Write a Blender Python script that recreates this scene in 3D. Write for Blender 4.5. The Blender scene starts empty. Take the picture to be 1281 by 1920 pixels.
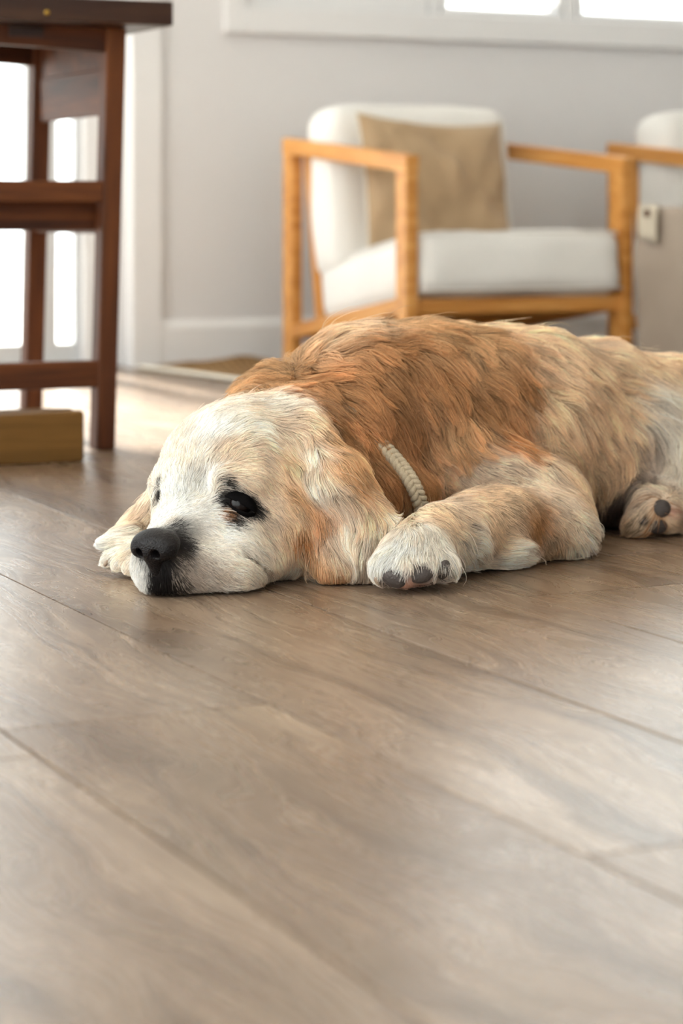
import bpy, bmesh, math, random
import numpy as np
from mathutils import Vector, Matrix
from mathutils.bvhtree import BVHTree
from mathutils.kdtree import KDTree

# ------------------------------------------------------------------ camera, world, light, exposure
scene = bpy.context.scene
COL = scene.collection
EYE = 0.40                 # eye height of the camera in metres
FPX = 4260.0               # focal length in pixels of the 1281 x 1920 frame
HORIZON = 400.0            # pixel row of the horizon (vertical-shift lens, camera held level)

cam = bpy.data.cameras.new('camera')
cam.sensor_fit = 'VERTICAL'
cam.sensor_height = 36.0
cam.sensor_width = 24.0
cam.lens = FPX / 1920.0 * 36.0
cam.shift_y = -(960.0 - HORIZON) / 1920.0
cam.clip_start = 0.05
cam.clip_end = 200
cam.dof.use_dof = True
cam.dof.focus_distance = 2.44
cam.dof.aperture_fstop = 4.6
cam_ob = bpy.data.objects.new('camera', cam)
cam_ob.location = (0, 0, EYE)
cam_ob.rotation_euler = (math.radians(90), 0, 0)
COL.objects.link(cam_ob)
scene.camera = cam_ob

vs = scene.view_settings
scene.display_settings.display_device = 'sRGB'
vs.view_transform = 'Standard'
vs.look = 'None'
vs.gamma = 1.0
vs.use_curve_mapping = False
vs.exposure = 0.63

ANG = math.radians(25.6)   # the room stands turned by this angle to the camera
CA, SA = math.cos(ANG), math.sin(ANG)

def R(u, v, z=0.0):
    """room axes (u along the back wall, v towards it) to world"""
    return Vector((u * CA - v * SA, u * SA + v * CA, z))

world = bpy.data.worlds.new('overcast_sky')
scene.world = world
world.use_nodes = True
wn = world.node_tree.nodes
wn['Background'].inputs[0].default_value = (0.965, 0.985, 1.0, 1)
wn['Background'].inputs[1].default_value = WORLD_STRENGTH = 3.4

def portal(name, u, v, z, wu, wz, face):
    """daylight portal filling an opening; face = room direction (u, v) it shines to"""
    l = bpy.data.lights.new(name, 'AREA')
    l.shape = 'RECTANGLE'
    l.size = wu
    l.size_y = wz
    l.cycles.is_portal = True
    o = bpy.data.objects.new(name, l)
    o.location = R(u, v, z)
    d = R(face[0], face[1], 0)
    o.rotation_euler = d.to_track_quat('-Z', 'Y').to_euler()
    COL.objects.link(o)
    return o

# low morning sun through the glazed door, straight into the room
sun = bpy.data.lights.new('sun', 'SUN')
sun.energy = SUN_STRENGTH = 17.0
sun.angle = math.radians(4.0)
sun.color = (1.0, 0.965, 0.92)
sun_ob = bpy.data.objects.new('sun', sun)
SUN_EL = math.radians(44.5)
sun_ob.rotation_euler = R(0.0, -math.cos(SUN_EL), -math.sin(SUN_EL)).to_track_quat('-Z', 'Y').to_euler()
sun_ob.location = R(1.0, 9.0, 5.0)
COL.objects.link(sun_ob)

WALL_V = 5.545
LEFT_U = -0.9
RIGHT_U = 5.4
REAR_V = -2.6
CEIL = 2.55
DOOR_U0, DOOR_U1, DOOR_H = 0.10, 2.049, 2.15
WIN_U0, WIN_U1, WIN_Z0, WIN_Z1 = 2.362, 4.55, 0.945, 2.1
LWIN_V0, LWIN_V1, LWIN_Z0, LWIN_Z1 = -1.2, 4.4, 0.05, 2.4
RWIN_U0, RWIN_U1, RWIN_Z0, RWIN_Z1 = 0.4, 2.4, 0.9, 2.1
portal('door_portal', (DOOR_U0 + DOOR_U1) / 2, WALL_V + 0.2, DOOR_H / 2, DOOR_U1 - DOOR_U0, DOOR_H, (0, -1))
portal('window_portal', (WIN_U0 + WIN_U1) / 2, WALL_V + 0.2, (WIN_Z0 + WIN_Z1) / 2, WIN_U1 - WIN_U0, WIN_Z1 - WIN_Z0, (0, -1))
portal('side_portal', LEFT_U - 0.2, (LWIN_V0 + LWIN_V1) / 2, (LWIN_Z0 + LWIN_Z1) / 2, LWIN_V1 - LWIN_V0, LWIN_Z1 - LWIN_Z0, (1, 0))
portal('rear_portal', (RWIN_U0 + RWIN_U1) / 2, REAR_V - 0.2, (RWIN_Z0 + RWIN_Z1) / 2, RWIN_U1 - RWIN_U0, RWIN_Z1 - RWIN_Z0, (0, 1))

# ------------------------------------------------------------------ helpers
rnd = random.Random(7)
nrng = np.random.default_rng(11)

def srgb(r, g, b):
    def f(c):
        c /= 255.0
        return c / 12.92 if c <= 0.04045 else ((c + 0.055) / 1.055) ** 2.4
    return (f(r), f(g), f(b))

def P(px, py, Y):
    """point seen at a pixel of the photograph, at depth Y"""
    return Vector(((px - 640.5) / FPX * Y, Y, EYE - (py - HORIZON) / FPX * Y))

class Mat:
    """tiny node-graph builder"""
    def __init__(self, name):
        self.m = bpy.data.materials.new(name)
        self.m.use_nodes = True
        self.t = self.m.node_tree
        self.t.nodes.clear()
        self.out = self.t.nodes.new('ShaderNodeOutputMaterial')
    def n(self, kind, **kw):
        nd = self.t.nodes.new('ShaderNode' + kind)
        for k, v in kw.items():
            if k.startswith('_'):
                setattr(nd, k[1:], v)
            else:
                self.set(nd, k, v)
        return nd
    def set(self, nd, key, v):
        sock = nd.inputs[int(key[1:])] if key[0] == 'i' and key[1:].isdigit() else nd.inputs[key.replace('_', ' ')]
        if isinstance(v, bpy.types.NodeSocket):
            self.t.links.new(v, sock)
        elif isinstance(v, tuple) and len(v) == 3 and sock.type == 'RGBA':
            sock.default_value = (*v, 1)
        else:
            sock.default_value = v
    def mix(self, fac, a, b, blend='MIX'):
        nd = self.t.nodes.new('ShaderNodeMix')
        nd.data_type = 'RGBA'
        nd.blend_type = blend
        for i, v in ((0, fac), (6, a), (7, b)):
            s = nd.inputs[i]
            if isinstance(v, bpy.types.NodeSocket):
                self.t.links.new(v, s)
            elif isinstance(v, tuple):
                s.default_value = (*v, 1)
            else:
                s.default_value = v
        return nd.outputs[2]
    def ramp(self, fac, stops, interp='LINEAR'):
        nd = self.t.nodes.new('ShaderNodeValToRGB')
        cr = nd.color_ramp
        cr.interpolation = interp
        while len(cr.elements) < len(stops):
            cr.elements.new(0.5)
        for e, (p, c) in zip(cr.elements, stops):
            e.position = p
            e.color = (*c, 1) if isinstance(c, tuple) else (c, c, c, 1)
        self.t.links.new(fac, nd.inputs[0])
        return nd.outputs[0]
    def math(self, op, a, b=0.0, c=0.0):
        nd = self.t.nodes.new('ShaderNodeMath')
        nd.operation = op
        for i, v in enumerate((a, b, c)):
            if isinstance(v, bpy.types.NodeSocket):
                self.t.links.new(v, nd.inputs[i])
            else:
                nd.inputs[i].default_value = v
        return nd.outputs[0]
    def coords(self, scale=(1, 1, 1), rand=True, rot=(0, 0, 0)):
        tc = self.n('TexCoord')
        src = tc.outputs['Object']
        if rand:
            oi = self.n('ObjectInfo')
            cx = self.n('CombineXYZ', X=self.math('MULTIPLY', oi.outputs['Random'], 37.0),
                        Y=self.math('MULTIPLY', oi.outputs['Random'], 91.0),
                        Z=self.math('MULTIPLY', oi.outputs['Random'], 53.0))
            va = self.n('VectorMath', _operation='ADD', i0=src, i1=cx.outputs[0])
            src = va.outputs[0]
        mp = self.n('Mapping', Vector=src, Scale=scale, Rotation=rot)
        return mp.outputs[0]
    def done(self, shader):
        self.t.links.new(shader, self.out.inputs[0])
        return self.m

def simple_mat(name, col, rough=0.6, noise=0.06, scale=30, bump=0.0, spec=0.5, metal=0.0):
    g = Mat(name)
    nz = g.n('TexNoise', Vector=g.coords((1, 1, 1)), Scale=scale, Detail=4.0)
    dark = tuple(c * (1 - noise) for c in col)
    lite = tuple(min(1, c * (1 + noise)) for c in col)
    c = g.mix(nz.outputs['Fac'], dark, lite)
    b = g.n('BsdfPrincipled', Base_Color=c, Roughness=rough, Specular_IOR_Level=spec, Metallic=metal)
    if bump:
        bp = g.n('Bump', Strength=bump, Distance=0.002, Height=nz.outputs['Fac'])
        g.set(b, 'Normal', bp.outputs[0])
    return g.done(b.outputs[0])

def tag(o, label=None, cat=None, group=None, kind=None):
    if label: o['label'] = label
    if cat: o['category'] = cat
    if group: o['group'] = group
    if kind: o['kind'] = kind
    return o

def empty(name, loc=(0, 0, 0), rz=0.0):
    o = bpy.data.objects.new(name, None)
    o.empty_display_size = 0.1
    o.location = loc
    o.rotation_euler = (0, 0, rz)
    COL.objects.link(o)
    return o

def mesh_obj(name, verts, faces, m=None, parent=None, smooth=False, loc=None):
    me = bpy.data.meshes.new(name)
    me.from_pydata([tuple(v) for v in verts], [], [tuple(f) for f in faces])
    me.update()
    if smooth:
        me.polygons.foreach_set('use_smooth', [True] * len(me.polygons))
    return link_mesh(name, me, m, parent, loc)

def link_mesh(name, me, m=None, parent=None, loc=None):
    o = bpy.data.objects.new(name, me)
    if m: me.materials.append(m)
    COL.objects.link(o)
    if parent: o.parent = parent
    if loc is not None: o.location = loc
    return o

def bm_obj(name, bm, m=None, parent=None, smooth=False, loc=None):
    me = bpy.data.meshes.new(name)
    bmesh.ops.recalc_face_normals(bm, faces=bm.faces[:])
    bm.to_mesh(me)
    bm.free()
    if smooth:
        me.polygons.foreach_set('use_smooth', [True] * len(me.polygons))
    return link_mesh(name, me, m, parent, loc)

def add_box(bm, lo, hi, bevel=0.0, seg=1):
    lo, hi = Vector(lo), Vector(hi)
    r = bmesh.ops.create_cube(bm, size=1.0)
    vv = r['verts']
    for v in vv:
        v.co = Vector((lo[i] + (v.co[i] + 0.5) * (hi[i] - lo[i]) for i in range(3)))
    if bevel:
        es = list({e for v in vv for e in v.link_edges})
        bmesh.ops.bevel(bm, geom=es, offset=bevel, segments=seg, affect='EDGES', profile=0.5)

def box(name, lo, hi, m, parent=None, bevel=0.0, seg=1):
    bm = bmesh.new()
    add_box(bm, lo, hi, bevel, seg)
    return bm_obj(name, bm, m, parent)

def beam(name, p, q, w, h, m, parent=None, bevel=0.003, up=(0, 0, 1), seg=2):
    """bar from p to q; w across, h along 'up'; mesh axes: local x runs along the bar so the grain follows it"""
    p, q = Vector(p), Vector(q)
    d = q - p
    L = d.length
    x = d.normalized()
    up = Vector(up)
    z = (up - x * up.dot(x)).normalized()
    y = z.cross(x)
    bm = bmesh.new()
    add_box(bm, (0, -w / 2, -h / 2), (L, w / 2, h / 2), bevel, seg)
    o = bm_obj(name, bm, m, parent)
    o.matrix_local = Matrix(((x.x, y.x, z.x, p.x), (x.y, y.y, z.y, p.y), (x.z, y.z, z.z, p.z), (0, 0, 0, 1)))
    return o

def tube_arrays(pts, radii, n=8, closed=False):
    pts = [Vector(p) for p in pts]
    N = len(pts)
    verts, faces = [], []
    prev = None
    for i, p in enumerate(pts):
        a = pts[(i - 1) % N] if (closed or i > 0) else p
        b = pts[(i + 1) % N] if (closed or i < N - 1) else p
        t = (b - a).normalized()
        if prev is None:
            ref = Vector((0, 0, 1)) if abs(t.z) < 0.9 else Vector((1, 0, 0))
            prev = (ref - t * ref.dot(t)).normalized()
        prev = (prev - t * prev.dot(t)).normalized()
        s = t.cross(prev)
        r = radii[i] if hasattr(radii, '__len__') else radii
        for k in range(n):
            an = 2 * math.pi * k / n
            verts.append(p + (prev * math.cos(an) + s * math.sin(an)) * r)
    rows = N if closed else N - 1
    for i in range(rows):
        j = (i + 1) % N
        for k in range(n):
            l = (k + 1) % n
            faces.append((i * n + k, i * n + l, j * n + l, j * n + k))
    if not closed:
        faces.append(tuple(reversed(range(n))))
        faces.append(tuple(range((N - 1) * n, N * n)))
    return verts, faces

def tube(name, pts, radii, m, parent=None, n=8, closed=False):
    v, f = tube_arrays(pts, radii, n, closed)
    return mesh_obj(name, v, f, m, parent, True)

def catmull(pts, per=8, closed=False):
    pts = [Vector(p) for p in pts]
    N = len(pts)
    out = []
    for i in range(N if closed else N - 1):
        g = lambda k: pts[k % N] if closed else pts[max(0, min(N - 1, k))]
        a, b, c, d = g(i - 1), g(i), g(i + 1), g(i + 2)
        for s in range(per):
            t = s / per
            out.append(0.5 * ((2 * b) + (c - a) * t + (2 * a - 5 * b + 4 * c - d) * t * t + (3 * b - a - 3 * c + d) * t ** 3))
    if not closed:
        out.append(pts[-1])
    return out

def ball(name, rad, m, parent=None, loc=(0, 0, 0), rot=None, seg=20, rings=12):
    """ellipsoid of three radii"""
    bm = bmesh.new()
    bmesh.ops.create_uvsphere(bm, u_segments=seg, v_segments=rings, radius=1.0)
    for v in bm.verts:
        v.co = Vector((v.co.x * rad[0], v.co.y * rad[1], v.co.z * rad[2]))
    o = bm_obj(name, bm, m, parent, True)
    mt = Matrix.Translation(Vector(loc))
    if rot is not None:
        mt = mt @ rot.to_4x4()
    o.matrix_local = mt
    return o

def noise3(seed, scale, octaves=3, waves=10):
    """smooth pseudo-noise from random sinusoids: f(points[N,3]) -> [-1, 1]"""
    g = np.random.default_rng(seed)
    W = []
    for o in range(octaves):
        k = g.normal(size=(waves, 3))
        k /= np.linalg.norm(k, axis=1, keepdims=True)
        k *= (2 * math.pi / scale) * (1.9 ** o) * g.uniform(0.7, 1.3, (waves, 1))
        W.append((k.astype(np.float32), g.uniform(0, 6.28, waves).astype(np.float32), 0.55 ** o))
    def f(p):
        out = 0
        tot = 0
        for k, ph, amp in W:
            out = out + amp * np.sin(p @ k.T + ph).sum(1) / math.sqrt(waves / 2)
            tot += amp
        return np.clip(out / tot / 1.6, -1, 1)
    return f
# ------------------------------------------------------------------ materials of the room
def oak_floor_mat():
    g = Mat('oiled_oak')
    co = g.coords((1, 1, 1))
    # coarse figure: long cathedral bands along the plank (local x)
    warp = g.n('TexNoise', Vector=g.n('Mapping', Vector=co, Scale=(1.3, 5.0, 1)).outputs[0], Scale=1.6, Detail=3.0)
    off = g.n('VectorMath', _operation='SCALE', i0=warp.outputs['Color'])
    off.inputs['Scale'].default_value = 0.22
    cw = g.n('VectorMath', _operation='ADD', i0=co, i1=off.outputs[0]).outputs[0]
    band = g.n('TexWave', _wave_type='BANDS', _bands_direction='Y',
               Vector=g.n('Mapping', Vector=cw, Scale=(0.35, 2.6, 1)).outputs[0], Scale=7.0, Distortion=5.0, Detail=3.0,
               Detail_Scale=1.2)
    fine = g.n('TexNoise', Vector=g.n('Mapping', Vector=cw, Scale=(6, 150, 6)).outputs[0], Scale=1.0, Detail=5.0, Roughness=0.65)
    pore = g.n('TexNoise', Vector=g.n('Mapping', Vector=co, Scale=(22, 420, 22)).outputs[0], Scale=1.0, Detail=2.0)
    blot = g.n('TexNoise', Vector=g.n('Mapping', Vector=co, Scale=(1.1, 3.2, 1)).outputs[0], Scale=2.4, Detail=4.0)
    streak = g.n('TexNoise', Vector=g.n('Mapping', Vector=cw, Scale=(1.4, 22, 1)).outputs[0], Scale=1.3, Detail=3.0)
    base = g.ramp(blot.outputs['Fac'], [(0.30, FLOOR_DARK), (0.52, FLOOR_MID), (0.74, FLOOR_LITE)])
    c = g.mix(g.math('MULTIPLY', g.ramp(band.outputs['Fac'], [(0.25, 0.0), (0.9, 1.0)]), 0.30), base, FLOOR_GRAIN)
    c = g.mix(g.math('MULTIPLY', g.ramp(fine.outputs['Fac'], [(0.46, 0.0), (0.72, 1.0)]), 0.42), c, FLOOR_GRAIN)
    c = g.mix(g.math('MULTIPLY', g.ramp(streak.outputs['Fac'], [(0.50, 0.0), (0.70, 1.0)]), 0.65), c, FLOOR_BROWN)
    c = g.mix(g.math('MULTIPLY', g.ramp(pore.outputs['Fac'], [(0.60, 0.0), (0.74, 1.0)]), 0.5), c, FLOOR_BROWN)
    # knots
    vor = g.n('TexVoronoi', Vector=g.n('Mapping', Vector=cw, Scale=(2.0, 5.0, 0.01)).outputs[0], Scale=1.0)
    kn = g.ramp(vor.outputs['Distance'], [(0.0, 1.0), (0.07, 0.8), (0.17, 0.0)])
    pick = g.ramp(g.n('SeparateColor', Color=vor.outputs['Color']).outputs[0], [(0.55, 0.0), (0.6, 1.0)])
    c = g.mix(g.math('MULTIPLY', g.math('MULTIPLY', kn, pick), 0.7), c, srgb(70, 62, 58))
    oi = g.n('ObjectInfo')
    hsv = g.n('HueSaturation', Color=c, Value=g.math('MULTIPLY_ADD', oi.outputs['Random'], 0.22, 0.90),
              Saturation=g.math('MULTIPLY_ADD', oi.outputs['Random'], -0.15, 1.06))
    rough = g.math('MULTIPLY_ADD', fine.outputs['Fac'], 0.16, FLOOR_ROUGH)
    hgt = g.math('ADD', g.math('MULTIPLY', fine.outputs['Fac'], 0.6), g.math('MULTIPLY', pore.outputs['Fac'], 0.8))
    bp = g.n('Bump', Strength=0.22, Distance=0.0012, Height=hgt)
    b = g.n('BsdfPrincipled', Base_Color=hsv.outputs[0], Roughness=rough, Specular_IOR_Level=0.55, Normal=bp.outputs[0])
    return g.done(b.outputs[0])

def furniture_wood(name, dark, mid, lite, rough=0.38, coat=0.0):
    g = Mat(name)
    co = g.coords((1, 1, 1))
    a = g.n('TexNoise', Vector=g.n('Mapping', Vector=co, Scale=(2.5, 38, 38)).outputs[0], Scale=1.0, Detail=5.0, Distortion=0.6)
    f = g.n('TexNoise', Vector=g.n('Mapping', Vector=co, Scale=(14, 260, 260)).outputs[0], Scale=1.0, Detail=2.0)
    c = g.ramp(a.outputs['Fac'], [(0.3, dark), (0.5, mid), (0.72, lite)])
    c = g.mix(g.math('MULTIPLY', g.ramp(f.outputs['Fac'], [(0.52, 0.0), (0.72, 1.0)]), 0.35), c, dark)
    bp = g.n('Bump', Strength=0.12, Distance=0.001, Height=f.outputs['Fac'])
    b = g.n('BsdfPrincipled', Base_Color=c, Roughness=rough, Specular_IOR_Level=0.3, Normal=bp.outputs[0], Coat_Weight=coat, Coat_Roughness=0.25)
    return g.done(b.outputs[0])

def fabric(name, col, weave=900, var=0.08, blot=0.05, bump=0.25):
    g = Mat(name)
    co = g.coords((1, 1, 1))
    w1 = g.n('TexNoise', Vector=g.n('Mapping', Vector=co, Scale=(weave, weave * 0.12, weave * 0.12)).outputs[0], Scale=1.0, Detail=2.0)
    w2 = g.n('TexNoise', Vector=g.n('Mapping', Vector=co, Scale=(weave * 0.12, weave, weave)).outputs[0], Scale=1.0, Detail=2.0)
    bl = g.n('TexNoise', Vector=co, Scale=7.0, Detail=3.0)
    w = g.math('MULTIPLY', g.math('ADD', w1.outputs['Fac'], w2.outputs['Fac']), 0.5)
    lo = tuple(c * (1 - var * 2) for c in col)
    hi = tuple(min(1, c * (1 + var)) for c in col)
    c = g.mix(w, lo, hi)
    c = g.mix(g.math('MULTIPLY', g.ramp(bl.outputs['Fac'], [(0.4, 0.0), (0.7, 1.0)]), blot * 4), c, tuple(k * 0.8 for k in col))
    bp = g.n('Bump', Strength=bump, Distance=0.0015, Height=w)
    b = g.n('BsdfPrincipled', Base_Color=c, Roughness=0.92, Specular_IOR_Level=0.2, Normal=bp.outputs[0],
            Sheen_Weight=0.15)
    return g.done(b.outputs[0])

FLOOR_DARK, FLOOR_MID, FLOOR_LITE = srgb(104, 83, 64), srgb(128, 105, 84), srgb(152, 130, 108)
FLOOR_GRAIN, FLOOR_BROWN, FLOOR_ROUGH = srgb(92, 70, 50), srgb(70, 51, 35), 0.20

M_floor = oak_floor_mat()
M_wall = simple_mat('warm_white_paint', srgb(222, 220, 220), 0.75, 0.015, 60, 0.05)
M_trim = simple_mat('satin_white_paint', srgb(230, 229, 229), 0.45, 0.01, 40)
M_ceil = simple_mat('ceiling_paint', srgb(238, 236, 232), 0.9, 0.01, 20)
M_sub = simple_mat('subfloor_board', srgb(60, 48, 38), 0.9, 0.1, 20)
M_teak = furniture_wood('teak', srgb(176, 114, 50), srgb(204, 142, 72), srgb(222, 164, 94), 0.42)
M_stool = furniture_wood('dark_stained_wood', srgb(54, 24, 8), srgb(84, 42, 14), srgb(108, 58, 22), 0.6, 0.0)
M_slab = furniture_wood('walnut_slab', srgb(34, 18, 10), srgb(48, 26, 15), srgb(66, 40, 23), 0.35, 0.1)
M_block = furniture_wood('golden_timber', srgb(84, 56, 20), srgb(106, 73, 30), srgb(124, 88, 40), 0.55)
M_white = fabric('off_white_linen', srgb(232, 229, 224))
M_tan = fabric('tan_linen', srgb(184, 157, 124), 700, 0.12, 0.10, 0.4)
M_linen = fabric('grey_beige_linen', srgb(168, 152, 137), 700, 0.10, 0.08, 0.35)
M_cream = fabric('cream_linen', srgb(226, 218, 202), 700, 0.08, 0.04, 0.3)
M_brass = simple_mat('aged_brass', srgb(176, 138, 62), 0.35, 0.05, 60, 0, 0.5, 1.0)
M_patio = simple_mat('pale_paving', srgb(222, 219, 212), 0.8, 0.05, 8)

def glass_mat():
    g = Mat('window_glass')
    tr = g.n('BsdfTransparent', Color=(0.96, 0.98, 0.97))
    gl = g.n('BsdfGlossy', Roughness=0.02, Color=(1, 1, 1))
    lw = g.n('LayerWeight', Blend=0.12)
    mx = g.n('MixShader', i0=g.math('MULTIPLY_ADD', lw.outputs['Facing'], 0.10, 0.03), i1=tr.outputs[0], i2=gl.outputs[0])
    return g.done(mx.outputs[0])
M_glass = glass_mat()

# ------------------------------------------------------------------ floor: a dark subfloor that carries every plank
PW, J0 = 0.2263, 0.522       # plank width and one measured joint (room u)
floor = box('floor', (LEFT_U, REAR_V, -0.06), (RIGHT_U, WALL_V + 0.16, -0.018), M_sub)
floor.rotation_euler = (0, 0, ANG)
tag(floor, 'wide oiled oak plank floor', kind='structure')
plank_mesh = {}
def plank_shape(L):
    key = round(L, 2)
    if key not in plank_mesh:
        bm = bmesh.new()
        add_box(bm, (0, -PW / 2 + 0.0011, -0.018), (L - 0.0022, PW / 2 - 0.0011, 0.0), 0.0006, 1)
        bmesh.ops.recalc_face_normals(bm, faces=bm.faces[:])
        me = bpy.data.meshes.new('plank')
        bm.to_mesh(me)
        bm.free()
        me.materials.append(M_floor)
        plank_mesh[key] = me
    return plank_mesh[key]

fixed_end = {0: 1.61, 2: 1.21, 4: 2.057}      # end joints that show in the photograph: row -> v
k0 = math.ceil((LEFT_U - J0) / PW)
k1 = math.floor((RIGHT_U - J0) / PW)
for k in range(k0, k1 + 1):
    row = k                                    # row spans u = J0 + (k-1)*PW .. J0 + k*PW
    uc = J0 + (k - 0.5) * PW
    LL = 1.90 if k % 2 else 2.20
    v = (fixed_end[row] if row in fixed_end else rnd.uniform(0, 2) + (3.0 if 0 < row < 7 else 0))
    while v > REAR_V:
        v -= LL
    end = WALL_V + 0.15
    while v < end - 0.02:
        a, b = max(v, REAR_V), min(v + LL, end)
        if b - a > 0.03:
            o = bpy.data.objects.new('plank', plank_shape(b - a))
            COL.objects.link(o)
            o.parent = floor
            o.rotation_euler = (0, 0, math.radians(90))
            o.location = (uc, a, -rnd.uniform(0, 0.0004))
        v += LL

# ------------------------------------------------------------------ walls and ceiling
def room_structure(name, boxes, m, label=None, bevel=0.0):
    bm = bmesh.new()
    for lo, hi in boxes:
        add_box(bm, lo, hi, bevel)
    o = bm_obj(name, bm, m)
    o.rotation_euler = (0, 0, ANG)
    return tag(o, label, kind='structure')

TW = 0.16
room_structure('wall_back', [
    ((LEFT_U, WALL_V, 0), (DOOR_U0, WALL_V + TW, CEIL)),
    ((DOOR_U0, WALL_V, DOOR_H), (DOOR_U1, WALL_V + TW, CEIL)),
    ((DOOR_U1, WALL_V, 0), (WIN_U0, WALL_V + TW, CEIL)),
    ((WIN_U0, WALL_V, 0), (WIN_U1, WALL_V + TW, WIN_Z0)),
    ((WIN_U0, WALL_V, WIN_Z1), (WIN_U1, WALL_V + TW, CEIL)),
    ((WIN_U1, WALL_V, 0), (RIGHT_U + TW, WALL_V + TW, CEIL))], M_wall, 'pale grey-white painted back wall')
room_structure('wall_left', [
    ((LEFT_U - TW, REAR_V, 0), (LEFT_U, LWIN_V0, CEIL)),
    ((LEFT_U - TW, LWIN_V1, 0), (LEFT_U, WALL_V + TW, CEIL)),
    ((LEFT_U - TW, LWIN_V0, 0), (LEFT_U, LWIN_V1, LWIN_Z0)),
    ((LEFT_U - TW, LWIN_V0, LWIN_Z1), (LEFT_U, LWIN_V1, CEIL))], M_wall, 'left wall with wide glazing')
room_structure('wall_right', [((RIGHT_U, REAR_V - TW, 0), (RIGHT_U + TW, WALL_V, CEIL))], M_wall, 'right wall of the room')
room_structure('wall_rear', [
    ((LEFT_U - TW, REAR_V - TW, 0), (RWIN_U0, REAR_V, CEIL)),
    ((RWIN_U0, REAR_V - TW, 0), (RWIN_U1, REAR_V, RWIN_Z0)),
    ((RWIN_U0, REAR_V - TW, RWIN_Z1), (RWIN_U1, REAR_V, CEIL)),
    ((RWIN_U1, REAR_V - TW, 0), (RIGHT_U, REAR_V, CEIL))], M_wall, 'wall behind the camera')
room_structure('ceiling', [((LEFT_U - TW, REAR_V - TW, CEIL), (RIGHT_U + TW, WALL_V + TW, CEIL + 0.1))], M_ceil, 'plain ceiling')

# baseboard with a sloped, lighter top edge
def profile_run(name, prof, a, b, m, label):
    """profile [(depth towards the room, z)] swept along u at the back wall"""
    verts, faces = [], []
    n = len(prof)
    for u in (a, b):
        for d, z in prof:
            verts.append((u, WALL_V - d, z))
    for i in range(n):
        j = (i + 1) % n
        faces.append((i, j, n + j, n + i))
    faces.append(tuple(range(n)))
    faces.append(tuple(reversed(range(n, 2 * n))))
    bm = bmesh.new()
    vs_ = [bm.verts.new(v) for v in verts]
    for f in faces:
        bm.faces.new([vs_[i] for i in f])
    o = bm_obj(name, bm, m)
    o.rotation_euler = (0, 0, ANG)
    return tag(o, label, kind='structure')

profile_run('baseboard_back', [(-0.004, 0.0), (0.018, 0.0), (0.018, 0.098), (0.014, 0.108), (0.003, 0.122), (-0.004, 0.122)], 2.127, RIGHT_U,
            M_trim, 'white baseboard along the back wall')
room_structure('trim_1', [((DOOR_U1 - 0.002, WALL_V - 0.022, 0), (2.129, WALL_V + 0.004, DOOR_H + 0.08))], M_trim,
               'white casing beside the glazed door', 0.002)
room_structure('trim_2', [((DOOR_U0 - 0.08, WALL_V - 0.021, DOOR_H), (DOOR_U1 - 0.003, WALL_V + 0.004, DOOR_H + 0.079))], M_trim,
               'white casing above the glazed door', 0.002)

# ------------------------------------------------------------------ glazed door in the back wall
door = empty('door_1', R(0, WALL_V + 0.10), ANG)
tag(door, 'white framed glazed door seen behind the dark table', kind='structure')
box('jamb', (1.949, -0.03, 0), (DOOR_U1, 0.06, DOOR_H), M_trim, door, 0.003)
box('jamb', (DOOR_U0, -0.03, 0), (DOOR_U0 + 0.05, 0.06, DOOR_H), M_trim, door, 0.003)
box('head_jamb', (DOOR_U0 + 0.05, -0.03, DOOR_H - 0.05), (1.949, 0.06, DOOR_H), M_trim, door, 0.003)
M_alu = simple_mat('grey_white_frame', srgb(206, 208, 210), 0.4, 0.02, 30)
def leaf(u0, u1, sl, sr):
    lf = box('door_leaf', (u1 - sr, 0.0, 0.012), (u1, 0.045, DOOR_H - 0.052), M_alu, door, 0.003)
    box('stile', (u0, 0.0, 0.012), (u0 + sl, 0.045, DOOR_H - 0.052), M_alu, lf, 0.003)
    box('bottom_rail', (u0 + sl, 0.002, 0.012), (u1 - sr, 0.043, 0.062), M_alu, lf, 0.003)
    box('top_rail', (u0 + sl, 0.002, DOOR_H - 0.12), (u1 - sr, 0.043, DOOR_H - 0.052), M_alu, lf, 0.003)
    box('pane', (u0 + sl, 0.019, 0.062), (u1 - sr, 0.025, DOOR_H - 0.12), M_glass, lf)
leaf(1.846, 1.946, 0.040, 0.014)
leaf(1.07, 1.843, 0.045, 0.045)
leaf(0.152, 1.067, 0.045, 0.045)
box('sill', (DOOR_U0 + 0.05, -0.02, 0.0), (1.948, 0.055, 0.010), M_alu, door, 0.002)

# ------------------------------------------------------------------ window in the back wall
win = empty('window_1', R(0, WALL_V), ANG)
tag(win, 'white framed window with louvred shutters above the armchairs', kind='structure')
cw_ = 0.052
box('casing', (WIN_U0 - cw_, -0.024, WIN_Z0 - 0.069), (WIN_U0 + 0.004, 0.003, WIN_Z1 + 0.07), M_trim, win, 0.003)
box('casing', (WIN_U1 - 0.004, -0.024, WIN_Z0 - 0.069), (WIN_U1 + cw_, 0.003, WIN_Z1 + 0.07), M_trim, win, 0.003)
box('casing', (WIN_U0 + 0.004, -0.0235, WIN_Z0 - 0.069), (WIN_U1 - 0.004, 0.003, WIN_Z0 + 0.004), M_trim, win, 0.003)
box('casing', (WIN_U0 + 0.004, -0.0235, WIN_Z1 - 0.004), (WIN_U1 - 0.004, 0.003, WIN_Z1 + 0.07), M_trim, win, 0.003)
slats = {}
def slat_mesh(L):
    key = round(L, 3)
    if key not in slats:
        bm = bmesh.new()
        add_box(bm, (0, -0.030, -0.004), (L, 0.030, 0.004), 0.003, 1)
        bmesh.ops.recalc_face_normals(bm, faces=bm.faces[:])
        slats[key] = bpy.data.meshes.new('slat')
        bm.to_mesh(slats[key])
        bm.free()
        slats[key].materials.append(M_trim)
    return slats[key]
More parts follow.
